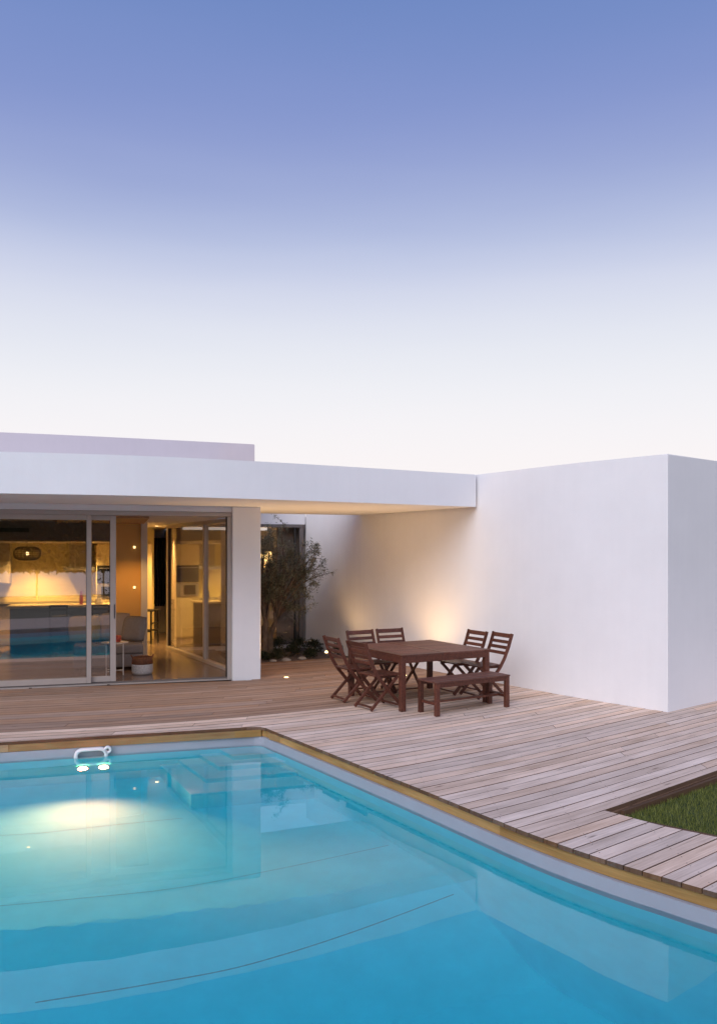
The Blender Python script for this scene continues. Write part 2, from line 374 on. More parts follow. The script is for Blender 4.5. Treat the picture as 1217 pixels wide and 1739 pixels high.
# corner steps, each tread a box nested into the corner
def isect(p, d, q, e):
    cr = d[0] * e[1] - d[1] * e[0]; t = ((q[0] - p[0]) * e[1] - (q[1] - p[1]) * e[0]) / cr; return (p[0] + d[0] * t, p[1] + d[1] * t)
for dep, bl, fl in [(.12, (-1.59, 9.40), (-1.38, 9.07)), (.32, (-1.78, 9.29), (-1.486, 8.80)), (.52, (-2.0, 9.22), (-1.57, 8.50)), (.70, (-2.19, 9.15), (-1.65, 8.13))]:
    d = (bl[0] - fl[0], bl[1] - fl[1]); k = .06 / math.hypot(*d); bl2 = (bl[0] + d[0] * k, bl[1] + d[1] * k)
    fr = isect(fl, (1, .29), (-1.00, 9.40), (.555, -.83))
    cr = (-1.02, 9.52)
    zt = WATERZ - dep
    z0 = zt - .205 if dep < .6 else FLOORZ - .01
    bm = prism([fl, fr, cr, bl2], z0, zt, .012)
    st_ = obj('pool_step', bm, LINER, pool); st_.data.materials.append(STEPM)
    for p_ in st_.data.polygons:
        if p_.normal.z > .5: p_.material_index = 1
def floor_at(px, py, fz=FLOORZ):                               # pixel to pool floor, refraction at the water surface included
    dx, dz = (px - CX) / F, (py - HOR) / F
    t = (CAMH - WATERZ) / dz; h = math.hypot(dx, 1); el = math.atan2(dz, h)
    th = math.asin(math.cos(el) / 1.48); ext = (WATERZ - fz) * math.tan(th)
    return (dx * t + dx / h * ext, t + 1 / h * ext)
# the shelf on the house side drops off along a gently bowed edge
EDGE = sorted([floor_at(*p) for p in [(-60, 1585), (120, 1573), (300, 1553), (480, 1530), (660, 1500), (800, 1478)]])
def floor_z(x, y):
    d = polyline_at(EDGE, x) - y
    d += (.012 * math.sin(x * 9) + .008 * math.sin(x * 23 + 1)) * max(0, 1 - abs(d) / .2)
    if d <= 0: return FLOORZ
    t = min(1, d / 1.15); return FLOORZ + (DEEPZ - FLOORZ) * (t * t * (3 - 2 * t) * .45 + t * .55)
bm = bmesh.new(); gx = [-9.4 + i * .09 for i in range(158)]
rows = [2.2 + i * .06 for i in range(125)]
vg = [[bm.verts.new((x, y, floor_z(x, y))) for y in rows] for x in gx]
for a, b_ in zip(vg, vg[1:]):
    for k in range(len(rows) - 1): bm.faces.new((a[k], b_[k], b_[k + 1], a[k + 1]))
obj('pool_floor', bm, LINER, pool)
# welded seams of the liner on the pool floor (slightly raised strips)
def seam(pts, w=.006):
    pts = smooth_curve(pts, 12); a = offset_line(pts, w / 2); c = offset_line(pts, -w / 2)
    bm = bmesh.new()
    va_ = [bm.verts.new((x, y, floor_z(x, y) + .006)) for x, y in a]; vb_ = [bm.verts.new((x, y, floor_z(x, y) + .006)) for x, y in c]
    for i in range(len(a) - 1): bm.faces.new((va_[i], va_[i + 1], vb_[i + 1], vb_[i]))
    obj('liner_seam', bm, SEAM, pool)
seam([floor_at(*p) for p in [(-60, 1422), (60, 1416), (180, 1403), (310, 1390)]])
seam([floor_at(*p) for p in [(-60, 1545), (120, 1528), (300, 1509), (480, 1475), (660, 1436)]])
seam([floor_at(*p, DEEPZ) for p in [(60, 1752), (250, 1722), (430, 1687), (600, 1637), (770, 1578)]], .007)

# ------------------------------------------------------------------ deck
deck = empty('wooden_deck'); tag(deck, kind='structure')
PITCH = .1611
bed_edge = [(.03, 15.93), (-.55, 15.72), (-1.85, 15.02), (-2.62, 14.68)]
deck_poly = list(POOL_EDGE) + [(5.4, 3.6), (3.9, 4.75), (3.1, 5.36), (2.525, 5.81), (2.22, 6.06), (1.912, 6.417), (3.305, 7.598), (9.0, 12.30), (9.0, 14.7)] + \
    [(4.87, 11.22), (3.895, 10.41)] + [p for p in BLOCK_L[1:] if p[1] < 15.9] + bed_edge + [(-1.66, 13.02), (-5.27, 12.10), (-9.2, 10.95)]
def densify(poly, s=.08):
    out = []
    for a, b_ in zip(poly, poly[1:] + poly[:1]):
        n_ = max(1, int(math.hypot(b_[0] - a[0], b_[1] - a[1]) / s))
        for k in range(n_): out.append((a[0] + (b_[0] - a[0]) * k / n_, a[1] + (b_[1] - a[1]) * k / n_))
    return out
DPC = [(x, y - gX(x)) for x, y in densify(deck_poly)]
def crossings(c):
    xs = []
    for a, b_ in zip(DPC, DPC[1:] + DPC[:1]):
        if (a[1] > c) != (b_[1] > c): xs.append(a[0] + (b_[0] - a[0]) * (c - a[1]) / (b_[1] - a[1]))
    return sorted(xs)
def columns(x, c0, c1):
    cs = []
    for a, b_ in zip(DPC, DPC[1:] + DPC[:1]):
        if (a[0] > x) != (b_[0] > x): cs.append(a[1] + (b_[1] - a[1]) * (x - a[0]) / (b_[0] - a[0]))
    cs.sort(); best = None
    for q in range(0, len(cs) - 1, 2):
        lo, hi = max(c0, cs[q]), min(c1, cs[q + 1])
        if hi - lo > .003 and (best is None or hi - lo > best[1] - best[0]): best = (lo, hi)
    return best
def ragged_planks(c0, c1):
    """boards of a row whose edge is cut lengthwise by the pool or a wall: runs of (x, low, high)"""
    runs, cur = [], []
    x = -9.15
    while x < 9:
        iv = columns(x, c0, c1)
        if iv and (not cur or abs(iv[0] - cur[-1][1]) + abs(iv[1] - cur[-1][2]) < .2): cur.append((x, *iv))
        else:
            if len(cur) > 3: runs.append(cur)
            cur = [(x, *iv)] if iv else []
        if len(cur) > 215 and abs(cur[-1][2] - cur[-1][1] - (c1 - c0)) < .001: runs.append(cur); cur = [(x + .004, *iv)]
        x += .02
    if len(cur) > 3: runs.append(cur)
    for run in runs:                                           # sharpen both ends to where the board really starts
        for end, sg_ in ((0, -1), (-1, 1)):
            a = run[end][0]; b_ = a + sg_ * .02
            if columns(b_, c0, c1): continue
            for _ in range(7):
                m_ = (a + b_) / 2
                if columns(m_, c0, c1): a = m_
                else: b_ = m_
            iv = columns(a, c0, c1)
            if iv and abs(a - run[end][0]) > .001: run.insert(0 if end == 0 else len(run), (a, *iv))
    return runs
def ragged_mesh(run):
    # thin out the samples where the board has its full width
    keep = [run[0]] + [r_ for i, r_ in enumerate(run[1:-1]) if i % 15 == 0 or max(abs(r_[q] - run[i][q]) for q in (1, 2)) > .003 or max(abs(r_[q] - run[i + 2][q]) for q in (1, 2)) > .003] + [run[-1]]
    bm = bmesh.new(); uvl = bm.loops.layers.uv.new('UVMap'); u0 = random.uniform(0, 30); prev = None; th = .032
    def face(vs, mi):
        f = bm.faces.new([v for v, _ in vs]); f.material_index = mi
        for lp, (_, uv) in zip(f.loops, vs): lp[uvl].uv = uv
    for x, lo, hi in keep:
        ch = min(.0022, (hi - lo) * .3)
        P = [(bm.verts.new((x, gX(x) + c, dz)), (x * 1.2 + u0, c)) for c, dz in ((lo, -th), (lo, -ch), (lo + ch, 0), (hi - ch, 0), (hi, -ch), (hi, -th))]
        if prev:
            for k in range(5): face((prev[k], P[k], P[k + 1], prev[k + 1]), 0 if k == 2 else 1)  # dark sides and chamfers paint shade into the gaps
        else: face(list(reversed(P)), 1)
        prev = P
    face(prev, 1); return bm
def plank_mesh(xa0, xa1, xb0, xb1, c0, c1):
    """board between the lines c0 and c1; left end runs from xa0 (on c0) to xa1 (on c1), right end likewise"""
    ln = max(xb0 - xa0, xb1 - xa1); ns = max(1, int(ln / .45))
    bm = bmesh.new(); uvl = bm.loops.layers.uv.new('UVMap')
    ch, th = .0022, .032
    cols = []
    u0 = random.uniform(0, 30)
    for i in range(ns + 1):
        t = i / ns
        x0 = xa0 + (xb0 - xa0) * t; x1 = xa1 + (xb1 - xa1) * t
        P = []
        for (x, c, dz, uu) in ((x0, c0, -th, 0), (x0, c0, -ch, 0), (x0, c0 + ch * 1.2, 0, 1), (x1, c1 - ch * 1.2, 0, 1), (x1, c1, -ch, 0), (x1, c1, -th, 0)):
            P.append((bm.verts.new((x, gX(x) + c, dz)), (x * 1.2 + u0, c)))
        cols.append(P)
    def face(vs):
        f = bm.faces.new([v for v, _ in vs])
        for lp, (_, uv) in zip(f.loops, vs): lp[uvl].uv = uv
    for a, b_ in zip(cols, cols[1:]):
        for k in range(5):
            face((a[k], b_[k], b_[k + 1], a[k + 1]))
            if k != 2: bm.faces.ensure_lookup_table(); bm.faces[-1].material_index = 1  # sides and chamfers coloured dark, as painted shade between the boards
    face(list(reversed(cols[0]))); face(cols[-1])
    bm.faces.ensure_lookup_table()
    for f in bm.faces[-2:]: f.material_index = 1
    return bm
cb0 = 6.417 - gX(1.912)
k0, k1 = -26, 75
nplank = 0
GAP = .0042
for k in range(k0, k1):
    c0, c1 = cb0 + k * PITCH + GAP, cb0 + (k + 1) * PITCH - GAP
    cm = (c0 + c1) / 2
    A, M, B = crossings(c0), crossings(cm), crossings(c1)
    if len(M) < 2 and len(A) < 2 and len(B) < 2: continue
    big = [abs(A[q] - B[q]) > .6 for q in range(len(M))] if len(A) == len(M) == len(B) else [True]
    if any(big):
        for run in ragged_planks(c0, c1):
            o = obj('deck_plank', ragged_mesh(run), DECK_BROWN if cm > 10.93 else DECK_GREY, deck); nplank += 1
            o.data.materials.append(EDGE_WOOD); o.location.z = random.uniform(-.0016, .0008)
        continue
    for j in range(0, len(M) - 1, 2):
        xa0, xb0, xa1, xb1 = A[j], A[j + 1], B[j], B[j + 1]
        if abs(xa0 - xa1) > 1.2: xa0 = xa1 = M[j]
        if abs(xb0 - xb1) > 1.2: xb0 = xb1 = M[j + 1]
        if min(xb0 - xa0, xb1 - xa1) < .05: continue
        cuts = []; x = max(xa0, xa1) + random.uniform(1.6, 4.6)
        while x < min(xb0, xb1) - .9: cuts.append(x); x += random.uniform(3.6, 5.2)
        ends = [(xa0, xa1)] + [(q, q) for q in cuts] + [(xb0, xb1)]
        for e0, e1 in zip(ends, ends[1:]):
            g_ = .002
            bm = plank_mesh(e0[0] + g_, e0[1] + g_, e1[0] - g_, e1[1] - g_, c0, c1)
            xm = (e0[0] + e1[0]) / 2
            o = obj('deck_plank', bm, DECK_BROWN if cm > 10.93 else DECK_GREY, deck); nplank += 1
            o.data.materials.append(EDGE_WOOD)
            o.location.z = random.uniform(-.0016, .0008)
rs = random.Random(21); V, Fc = [], []
xj = -8.8
while xj < 8.6:                                                # two screw heads per board on every joist
    for k in range(k0, k1):
        for e in (.028, PITCH - .028):
            c = cb0 + k * PITCH + e; xx = xj + rs.uniform(-.012, .012); cs = crossings(c)
            if any(cs[j] + .03 < xx < cs[j + 1] - .03 for j in range(0, len(cs) - 1, 2)):
                i = len(V); yy = gX(xx) + c + rs.uniform(-.004, .004)
                V += [(xx + .0048 * math.cos(q * 1.0472), yy + .0048 * math.sin(q * 1.0472), .0013) for q in range(6)]; Fc.append(tuple(range(i, i + 6)))
    xj += .52
me = bpy.data.meshes.new('screw_heads'); me.from_pydata(V, [], Fc)
tag(link_mesh('screw_heads', me, simple('dull_screw', (.10, .075, .06), .5, .5), deck), kind='stuff')
print('planks', nplank, 'screws', len(Fc))
def strip_uv(line, z0, z1, th, side, mat, name, parent):
    """upright board bent along a line; side is the direction of its thickness"""
    back = offset_line(line, side * th)
    bm = bmesh.new(); uvl = bm.loops.layers.uv.new('UVMap'); s = 0; prev = None; u0 = random.uniform(0, 20)
    for i, (p, q) in enumerate(zip(line, back)):
        if i: s += math.hypot(p[0] - line[i - 1][0], p[1] - line[i - 1][1])
        cur = [(bm.verts.new((p[0], p[1], z0)), (u0 + s, 0)), (bm.verts.new((p[0], p[1], z1)), (u0 + s, z1 - z0)), (bm.verts.new((q[0], q[1], z1)), (u0 + s, z1 - z0 + th)), (bm.verts.new((q[0], q[1], z0)), (u0 + s, z1 - z0 + 2 * th))]
        if prev:
            for k in range(4):
                vs = (prev[k], cur[k], cur[(k + 1) % 4], prev[(k + 1) % 4]); f = bm.faces.new([v for v, _ in vs])
                for lp, (_, uv) in zip(f.loops, vs): lp[uvl].uv = uv
        else: bm.faces.new([v for v, _ in reversed(cur)])
        prev = cur
    bm.faces.new([v for v, _ in prev])
    return obj(name, bm, mat, parent)
def cut_line(line, lens):
    ds = densify(line + [line[-1]], .1)[:-1]
    out, cur, acc, li = [], [ds[0]], 0, 0
    for a, b_ in zip(ds, ds[1:]):
        acc += math.hypot(b_[0] - a[0], b_[1] - a[1]); cur.append(b_)
        if acc >= lens[li % len(lens)]: out.append(cur); cur = [b_]; acc = 0; li += 1
    if len(cur) > 1: out.append(cur)
    return out
back_l, right_l = offset_line(POOL_B + POOL_C[1:3], .018), offset_line(POOL_C[2:] + POOL_R[1:], .018)
for seg in cut_line(back_l, [2.1, 2.4, 2.0]): strip_uv(seg, -.108, -.034, .03, 1, FASCIA_WOOD, 'edge_board', deck)
for seg in cut_line(right_l, [3.92, 2.6]): strip_uv(seg, -.108, -.034, .03, 1, FASCIA_WOOD, 'edge_board', deck)
lawn_line = [(1.92, 6.40), (3.30, 7.573), (9.0, 12.27)]
for seg in cut_line(lawn_line, [2.4, 3.0]): strip_uv(seg, -.16, -.034, .03, 1, EDGE_WOOD, 'edge_board', deck)
path_line = [(5.4, 3.62), (3.9, 4.77), (3.1, 5.38), (2.525, 5.83), (2.22, 6.08), (1.93, 6.40)]
for seg in cut_line(path_line, [2.4, 3.0]): strip_uv(offset_line(seg, .02), -.16, -.034, .03, 1, EDGE_WOOD, 'edge_board', deck)
# near terrace behind the camera, only ever seen mirrored in the glass
o = obj('near_terrace', prism([(4.44, 2.13), (-9.25, 2.13), (-9.25, -1.6), (6.4, -1.6), (5.4, 3.4), (4.5, 2.9)], -.15, -.002), simple('terrace_timber', (.33, .26, .22), .8, 0, .3, 2, stretch=(1, 30, 1))); tag(o, kind='structure')

# ------------------------------------------------------------------ lawn
lawn_poly = [(1.93, 6.39), (2.24, 6.05), (2.545, 5.80), (3.12, 5.35), (3.92, 4.74), (6.5, 2.8), (12, 3), (14, 15.8), (9.0, 12.25), (3.32, 7.57)]
lawn = obj('lawn', prism(lawn_poly, -.155, -.085), LAWN); tag(lawn, kind='structure')
def in_poly(x, y, poly):
    r = False
    for (x0, y0), (x1, y1) in zip(poly, poly[1:] + poly[:1]):
        if (y0 > y) != (y1 > y) and x < x0 + (x1 - x0) * (y - y0) / (y1 - y0): r = not r
    return r
rg = random.Random(3); V = []; Fc = []
while len(Fc) < 60000:
    x = 1.9 + 3.6 * rg.random() ** 1.25; y = rg.uniform(4.6, 9.6)
    if not in_poly(x, y, lawn_poly): continue
    h = rg.uniform(.022, .05); w = rg.uniform(.0016, .0034); a = rg.uniform(0, 6.283); l_ = rg.uniform(0, .024); b2 = rg.uniform(0, 6.283)
    dx, dy = math.cos(a) * w, math.sin(a) * w; i = len(V)
    V += [(x - dx, y - dy, -.088), (x + dx, y + dy, -.088), (x + math.cos(b2) * l_, y + math.sin(b2) * l_, -.088 + h)]
    Fc.append((i, i + 1, i + 2))
me = bpy.data.meshes.new('grass'); me.from_pydata(V, [], Fc)
tag(link_mesh('grass', me, GRASS), 'short green lawn grass beside the deck', 'grass', kind='stuff')

# ------------------------------------------------------------------ white annex block on the right
back = [(9.0, 14.67), (4.4, 21.4), (-.9, 18.3)]
annex_poly = list(reversed(BLOCK_L)) + BLOCK_R[1:] + back[1:]
annex = obj('annex_building', prism(annex_poly, -.2, ROOF, .012), WHITE)
tag(annex, 'tall plain white rendered block with sharp corner beside the dining table', 'building')

# ------------------------------------------------------------------ house (local frame: s along the glazed front, t into the house)
A0 = Vector((-5.27, 12.12)); ANG = math.atan2(.96, 3.25); E = Vector((math.cos(ANG), math.sin(ANG))); NN = Vector((-E.y, E.x))
house = empty('house', (A0.x, A0.y, 0), ANG)
tag(house, 'low white modern house with glazed front and long curved flat roof', 'house')
def loc2(p): d = Vector(p) - A0; return (d.dot(E), d.dot(NN))
def wor(s, t): p = A0 + E * s + NN * t; return (p.x, p.y)
def s_of(px):                                                  # image column to the front's s
    k = (px - CX) / F; t = (A0.x - k * A0.y) / (k * E.y - E.x); return t
def hb(name, s0, s1, t0, t1, z0, z1, mat, bev=0.0, parent=None): return obj(name, bx(s0, s1, t0, t1, z0, z1, bev), mat, parent or house)
# roof slab with the curved fascia, running on as the canopy to the block
slab = [loc2(p) for p in FASC[:-1]] + [loc2((1.862, 13.08)), loc2((.0, 15.93)), loc2((-1.87, 15.2)), loc2((-2.2, 15.3)), (2.86, 4.20), (2.86, 9.3), (-5.4, 9.3)]
roof = obj('roof_slab', prism(slab, SOFF, ROOF - .003, .012), WHITE2, house)
up = smooth_curve([(-14, 13.75), (-9.5, 14.2), (-6.5, 14.95), (-4.3, 15.72), (-2.09, 16.6)], 6)
upl = [loc2(p) for p in up] + [loc2((-3.6, 19.5)), loc2((-14, 19))]
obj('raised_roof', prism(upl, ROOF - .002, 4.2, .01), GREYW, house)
# piers and walls
obj('pier', bx(3.40, 3.845, -.10, .42, -.05, SOFF - .001, .008), WHITE2, house)
hb('lintel', -4.8, 3.398, -.03, .16, 2.655, SOFF - .001, WHITE2)
hb('side_wall', -5.2, -4.8, -.03, 9.2, -.05, SOFF - .001, WHITE2)
hb('rear_wall', -4.8, 2.5, 6.75, 6.95, 0, 2.62, simple('yellow_cream_wall', (.82, .70, .36), .9, 0, .03, 2))
hb('rear_wall', -4.8, 5.9, 8.9, 9.1, 0, 2.62, CEIL)
hb('living_floor', -4.8, 3.62, .06, 8.9, -.06, -.004, FLOORM)
obj('room_ceiling', prism([(-4.8, .165), (3.50, .165), (2.84, 4.2), (2.84, 8.9), (-4.8, 8.9)], 2.60, 2.70), CEIL, house)
hb('timber_ceiling_panel', .6, 2.15, .5, 3.1, 2.565, 2.597, simple('oak_ceiling', (.36, .20, .10), .55, 0, .3, 6, stretch=(1, 12, 1)))
hb('corridor_wall', 2.86, 2.98, 4.50, 8.9, 0, 2.60, CEIL)
# partition beside the opening
hb('partition_wall', 1.62, 2.10, 3.25, 3.37, 0, 2.598, ORANGE)
hb('partition_end', 2.101, 2.22, 3.18, 3.42, 0, 2.598, CEIL, .004)
hb('bulkhead', -4.8, 1.615, 3.25, 3.40, 2.23, 2.598, BULK)
hb('kitchen_ceiling', -4.8, 1.615, 3.40, 6.75, 2.23, 2.29, CEIL)
vent = hb('air_vent', -.98, .10, 3.225, 3.248, 2.395, 2.47, ALU_D)
for i in range(3): hb('vent_slat', -.97, .09, 3.205, 3.224, 2.404 + i * .022, 2.412 + i * .022, SEAL, parent=vent)
# ------------------------------------------------------------------ sliding doors
TOPZ = 2.645
sd_ = empty('sliding_door', (0, 0, 0), 0, house)
def fr(name, s0, s1, t0, t1, z0, z1, mat=ALU, bev=.004): return obj(name, bx(s0, s1, t0, t1, z0, z1, bev), mat, sd_)
fr('head_frame', -4.79, 3.398, -.005, .15, 2.585, 2.653)
fr('track', -4.79, 3.398, -.035, .18, -.003, .016, ALU)
fr('track_rail', -4.79, 3.32, .022, .034, .0165, .032, ALU_D, 0)
fr('track_rail', -4.79, 3.32, .098, .110, .0165, .032, ALU_D, 0)
fr('jamb', 3.33, 3.397, .0, .16, .017, 2.584)
fr('jamb_seal', 3.318, 3.329, .03, .13, .034, 2.584, SEAL, 0)
for px in (52, 184): fr('drain_plug', s_of(px) - .02, s_of(px) + .02, -.043, -.0355, .0, .012, SEAL, 0)
def leaf(s0, s1, t0, t1, lw, rw):
    z0, z1 = .035, 2.584
    fr('stile', s0, s0 + lw, t0, t1, z0, z1); fr('stile', s1 - rw, s1, t0, t1, z0, z1)
    fr('bottom_rail', s0 + lw + .001, s1 - rw - .001, t0 + .002, t1 - .002, z0, z0 + .085); fr('top_rail', s0 + lw + .001, s1 - rw - .001, t0 + .002, t1 - .002, z1 - .075, z1)
    tm = (t0 + t1) / 2
    g_ = obj('glass_pane', bx(s0 + lw - .004, s1 - rw + .004, tm - .004, tm + .004, z0 + .08, z1 - .07), GLASS, sd_)
    for a, b_, c, d in ((s1 - rw - .008, s1 - rw - .0005, z0 + .086, z1 - .076),): fr('gasket', a, b_, t0 + .012, t1 - .012, c, d, SEAL, 0)
sA, sB, sC = s_of(155), s_of(197), s_of(147)
leaf(-2.2, sA, .004, .058, .08, sA - sC)
leaf(-1.75, sB, .076, .130, .08, sB - s_of(187))
leaf(-4.78, -2.14, .076, .130, .08, .07)
fr('handle', sB - .030, sB - .016, .060, .0755, 1.0, 1.22, SEAL)
# glazed side wall towards the courtyard
sg = empty('side_glazing', (0, 0, 0), 0, house)
P0, P1 = Vector(loc2((-2.19, 14.02))), Vector(loc2((-4.02, 17.45)))
gd = (P1 - P0); glen = gd.length; gd.normalize()
sg.location = (P0.x, P0.y, 0); sg.rotation_euler = (0, 0, math.atan2(gd.y, gd.x))
def sf(name, a, b_, w0, w1, z0, z1, mat=ALU, bev=.003): return obj(name, bx(a, b_, w0, w1, z0, z1, bev), mat, sg)
sf('bottom_frame', 0, glen, -.05, .05, -.003, .055); sf('top_frame', 0, glen, -.05, .05, 2.53, 2.599)
mid = 1.33
for a, b_ in ((0, .07), (mid - .04, mid + .04), (glen - .09, glen)): sf('mullion', a, b_, -.045, .045, .056, 2.529)
sf('glass_pane', .066, mid - .036, -.005, .005, .05, 2.535, GLASS_IN, 0); sf('glass_pane', mid + .036, glen - .086, -.005, .005, .05, 2.535, GLASS_IN, 0)
sf('gasket', glen - .098, glen - .0905, -.03, .03, .056, 2.529, SEAL, 0)
# link between pier and side glazing
obj('side_pier', bx(3.50, 3.845, .421, 1.02, -.05, 2.738, .004), WHITE2, house)
hb('side_beam', 3.02, 3.60, .6, 4.25, 2.70, 2.739, WHITE2)
# rear wing with the courtyard window
WT = 4.23
hb('wing_wall', 2.84, 5.55, WT, WT + .25, 2.625, 2.96, WHITE)
hb('wing_roof', 2.99, 5.75, WT + .251, 8.9, 2.70, 2.80, CEIL)
hb('wing_plinth', 2.84, 5.55, WT, WT + .25, -.1, .06, WHITE)
hb('wing_floor', 2.99, 5.6, WT + .251, 8.9, -.05, .05, FLOORM)
hb('wing_side', 5.56, 5.75, WT + .3, 8.9, -.1, 2.7, CEIL)
cw = empty('courtyard_window', (0, 0, 0), 0, house)
def cf(name, a, b_, w0, w1, z0, z1, mat, bev=.003): return obj(name, bx(a, b_, w0, w1, z0, z1, bev), mat, cw)
cf('head_frame', 2.84, 5.51, WT - .03, WT + .08, 2.555, 2.624, ALU_D); cf('bottom_frame', 2.84, 5.51, WT - .02, WT + .08, .061, .12, ALU_D)
cf('jamb', 5.42, 5.51, WT - .02, WT + .08, .121, 2.554, ALU_D); cf('jamb', 2.84, 2.92, WT - .02, WT + .08, .121, 2.554, ALU_D)
cf('mullion', 5.31, 5.345, WT, WT + .07, .121, 2.554, SEAL)
cf('glass_pane', 2.9, 5.43, WT + .03, WT + .038, .11, 2.56, GLASS_IN, 0)
cf('curtain', 4.98, 5.552, WT + .25, WT + .33, .06, 2.62, CURT)
# corridor end: slot window and low white wall
ALUW = simple('dusk_outside', (.055, .06, .065), .3, 0, .6, 5, stretch=(6, 6, 1))
hb('slot_window', 2.52, 2.855, 8.55, 8.60, .70, 2.4, ALUW); hb('low_wall', 2.50, 2.858, 8.40, 8.54, 0, .66, CEIL)
for i, (a, r_) in enumerate(((2.56, .02), (2.62, .03), (2.69, .022), (2.75, .03), (2.81, .02))):
    bm = bmesh.new(); add_tube(bm, [(a, 8.50, .66), (a + .02, 8.49, 1.3), (a - .015, 8.50, 1.9), (a + .01, 8.5, 2.4)], r_, 7); obj('bamboo_cane', bm, BLACKW, house)

# ------------------------------------------------------------------ courtyard bed
bed_poly = [(p[0], p[1] + .02) for p in bed_edge] + [wor(2.86, 4.22), wor(5.54, 4.22)]
o = obj('planting_bed', prism(bed_poly, -.155, -.03), SOIL); tag(o, kind='structure')
strip_uv([(p[0], p[1] + .02) for p in bed_edge], -.16, -.034, .025, -1, EDGE_WOOD, 'edge_board', deck)

# ------------------------------------------------------------------ dining set
def chair_proto():
    r = empty('folding_chair')
    W = .43
    def post(y):                                              # long curved post: top of the back to the front foot
        bm = bmesh.new()
        pts = [(-.335, .875), (-.275, .70), (-.205, .54), (-.13, .42), (.02, .245), (.245, .012)]
        vs = []
        for i, (x, z) in enumerate(pts):
            a = Vector(pts[max(i - 1, 0)]); b = Vector(pts[min(i + 1, 5)]); t = (b - a).normalized(); n_ = Vector((-t.y, t.x))
            w = .021
            vs.append([bm.verts.new((x + n_.x * w * e, y + f * .011, z + n_.y * w * e)) for e, f in ((1, 1), (1, -1), (-1, -1), (-1, 1))])
        for a, b in zip(vs, vs[1:]):
            for k in range(4): bm.faces.new((a[k], a[(k + 1) % 4], b[(k + 1) % 4], b[k]))
        bm.faces.new(vs[0]); bm.faces.new(list(reversed(vs[-1])))
        obj('back_post', bm, STAIN, r)
    for sgn in (-1, 1): post(sgn * W / 2)
    for sgn in (-1, 1):
        bm = bmesh.new(); add_bar(bm, (.185, sgn * (W / 2 - .026), .425), (-.235, sgn * (W / 2 - .026), .012), .04, .022, bev=.002); obj('rear_leg', bm, STAIN, r)
    up_ = Vector((.06, 0, .175)).normalized(); ang = math.atan2(.062, .17)
    for z, h in ((.842, .06), (.757, .045), (.682, .045), (.607, .045)):
        x = -.335 + (.875 - z) * .38
        bm = bmesh.new(); add_box(bm, (x, 0, z), (.016, W - .024, h), Matrix.Rotation(-ang, 3, 'Y'), .003); obj('back_slat', bm, STAIN, r)
    for i in range(6):
        x = -.15 + i * .07
        bm = bmesh.new(); add_box(bm, (x, 0, .444), (.058, W + .015 if i > 1 else W - .03, .018), None, .003); obj('seat_slat', bm, STAIN, r)
    for sgn in (-1, 1):
        bm = bmesh.new(); add_box(bm, (.02, sgn * (W / 2 - .055), .42), (.36, .02, .028), None, .002); obj('seat_rail', bm, STAIN, r)
    for x in (.205, -.2):
        bm = bmesh.new(); add_box(bm, (x, 0, .045), (.034, W - .03 if x > 0 else W - .08, .02), None, .002); obj('foot_bar', bm, STAIN, r)
    return r
def place(r, x, y, face, label, group='dining chairs around the table'):
    r.location = (x, y, .001); r.rotation_euler = (0, 0, face); tag(r, label, 'chair', group)
T_ANG = R(29.5)
U = Vector((math.cos(T_ANG), math.sin(T_ANG))); Vv = Vector((-U.y, U.x)); TC = Vector((.805, 11.33))
def tpos(a, b): p = TC + U * a + Vv * b; return p.x, p.y
ch = chair_proto()
lab = [('brown folding chair left of the table, nearest the camera', tpos(-.80, -.29), T_ANG + R(3)),
       ('brown folding chair left of the table, nearer the garden spotlight', tpos(-.80, .38), T_ANG - R(2)),
       ('brown folding chair behind the table, left one of the back pair', tpos(-.30, .72), T_ANG - R(88)),
       ('brown folding chair behind the table, right one of the back pair', tpos(.20, .74), T_ANG - R(92)),
       ('brown folding chair by the white wall, farther one beside the table', tpos(.83, .16), T_ANG + R(179)),
       ('brown folding chair by the white wall, partly behind the bench', tpos(.93, -.27), T_ANG + R(177))]
for i, (lb, p, a) in enumerate(lab): place(ch if i == 0 else copy_tree(ch), p[0], p[1], a, lb)
# table
tb = empty('dining_table', (TC.x, TC.y, 0), T_ANG); tag(tb, 'large square brown stained wooden table on the deck', 'table')
TW, TH_ = .70, .715
for i, sx in enumerate((-1, 1)):
    for sy in (-1, 1): obj('leg', bx(sx * TW - (.07 if sx > 0 else 0), sx * TW + (0 if sx > 0 else .07), sy * TW - (.07 if sy > 0 else 0), sy * TW + (0 if sy > 0 else .07), .001, TH_ - .0215, .004), STAIN, tb)
for sx in (-1, 1):
    obj('apron', bx(sx * (TW - .012) - .011, sx * (TW - .012) + .011, -TW + .0705, TW - .0705, TH_ - .105, TH_ - .0215, .002), STAIN, tb)
    obj('apron', bx(-TW + .0705, TW - .0705, sx * (TW - .012) - .011, sx * (TW - .012) + .011, TH_ - .105, TH_ - .0215, .002), STAIN, tb)
    obj('top_rail', bx(sx * (TW - .04) - .045, sx * (TW - .04) + .045, -TW - .005, TW + .005, TH_ - .021, TH_, .003), STAIN, tb)
obj('top_rail', bx(-.045, .045, -TW - .005, TW + .005, TH_ - .021, TH_, .003), STAIN, tb)
n_ = 13; sw = (2 * TW + .01) / n_
for half in (-1, 1):
    x0, x1 = (-TW + .008, -.047) if half < 0 else (.047, TW - .008)
    for i in range(n_):
        y0 = -TW - .005 + i * sw; obj('top_slat', bx(x0, x1, y0 + .003, y0 + sw - .003, TH_ - .022, TH_ - .001 - random.uniform(0, .001), .003), STAIN_TOP, tb)
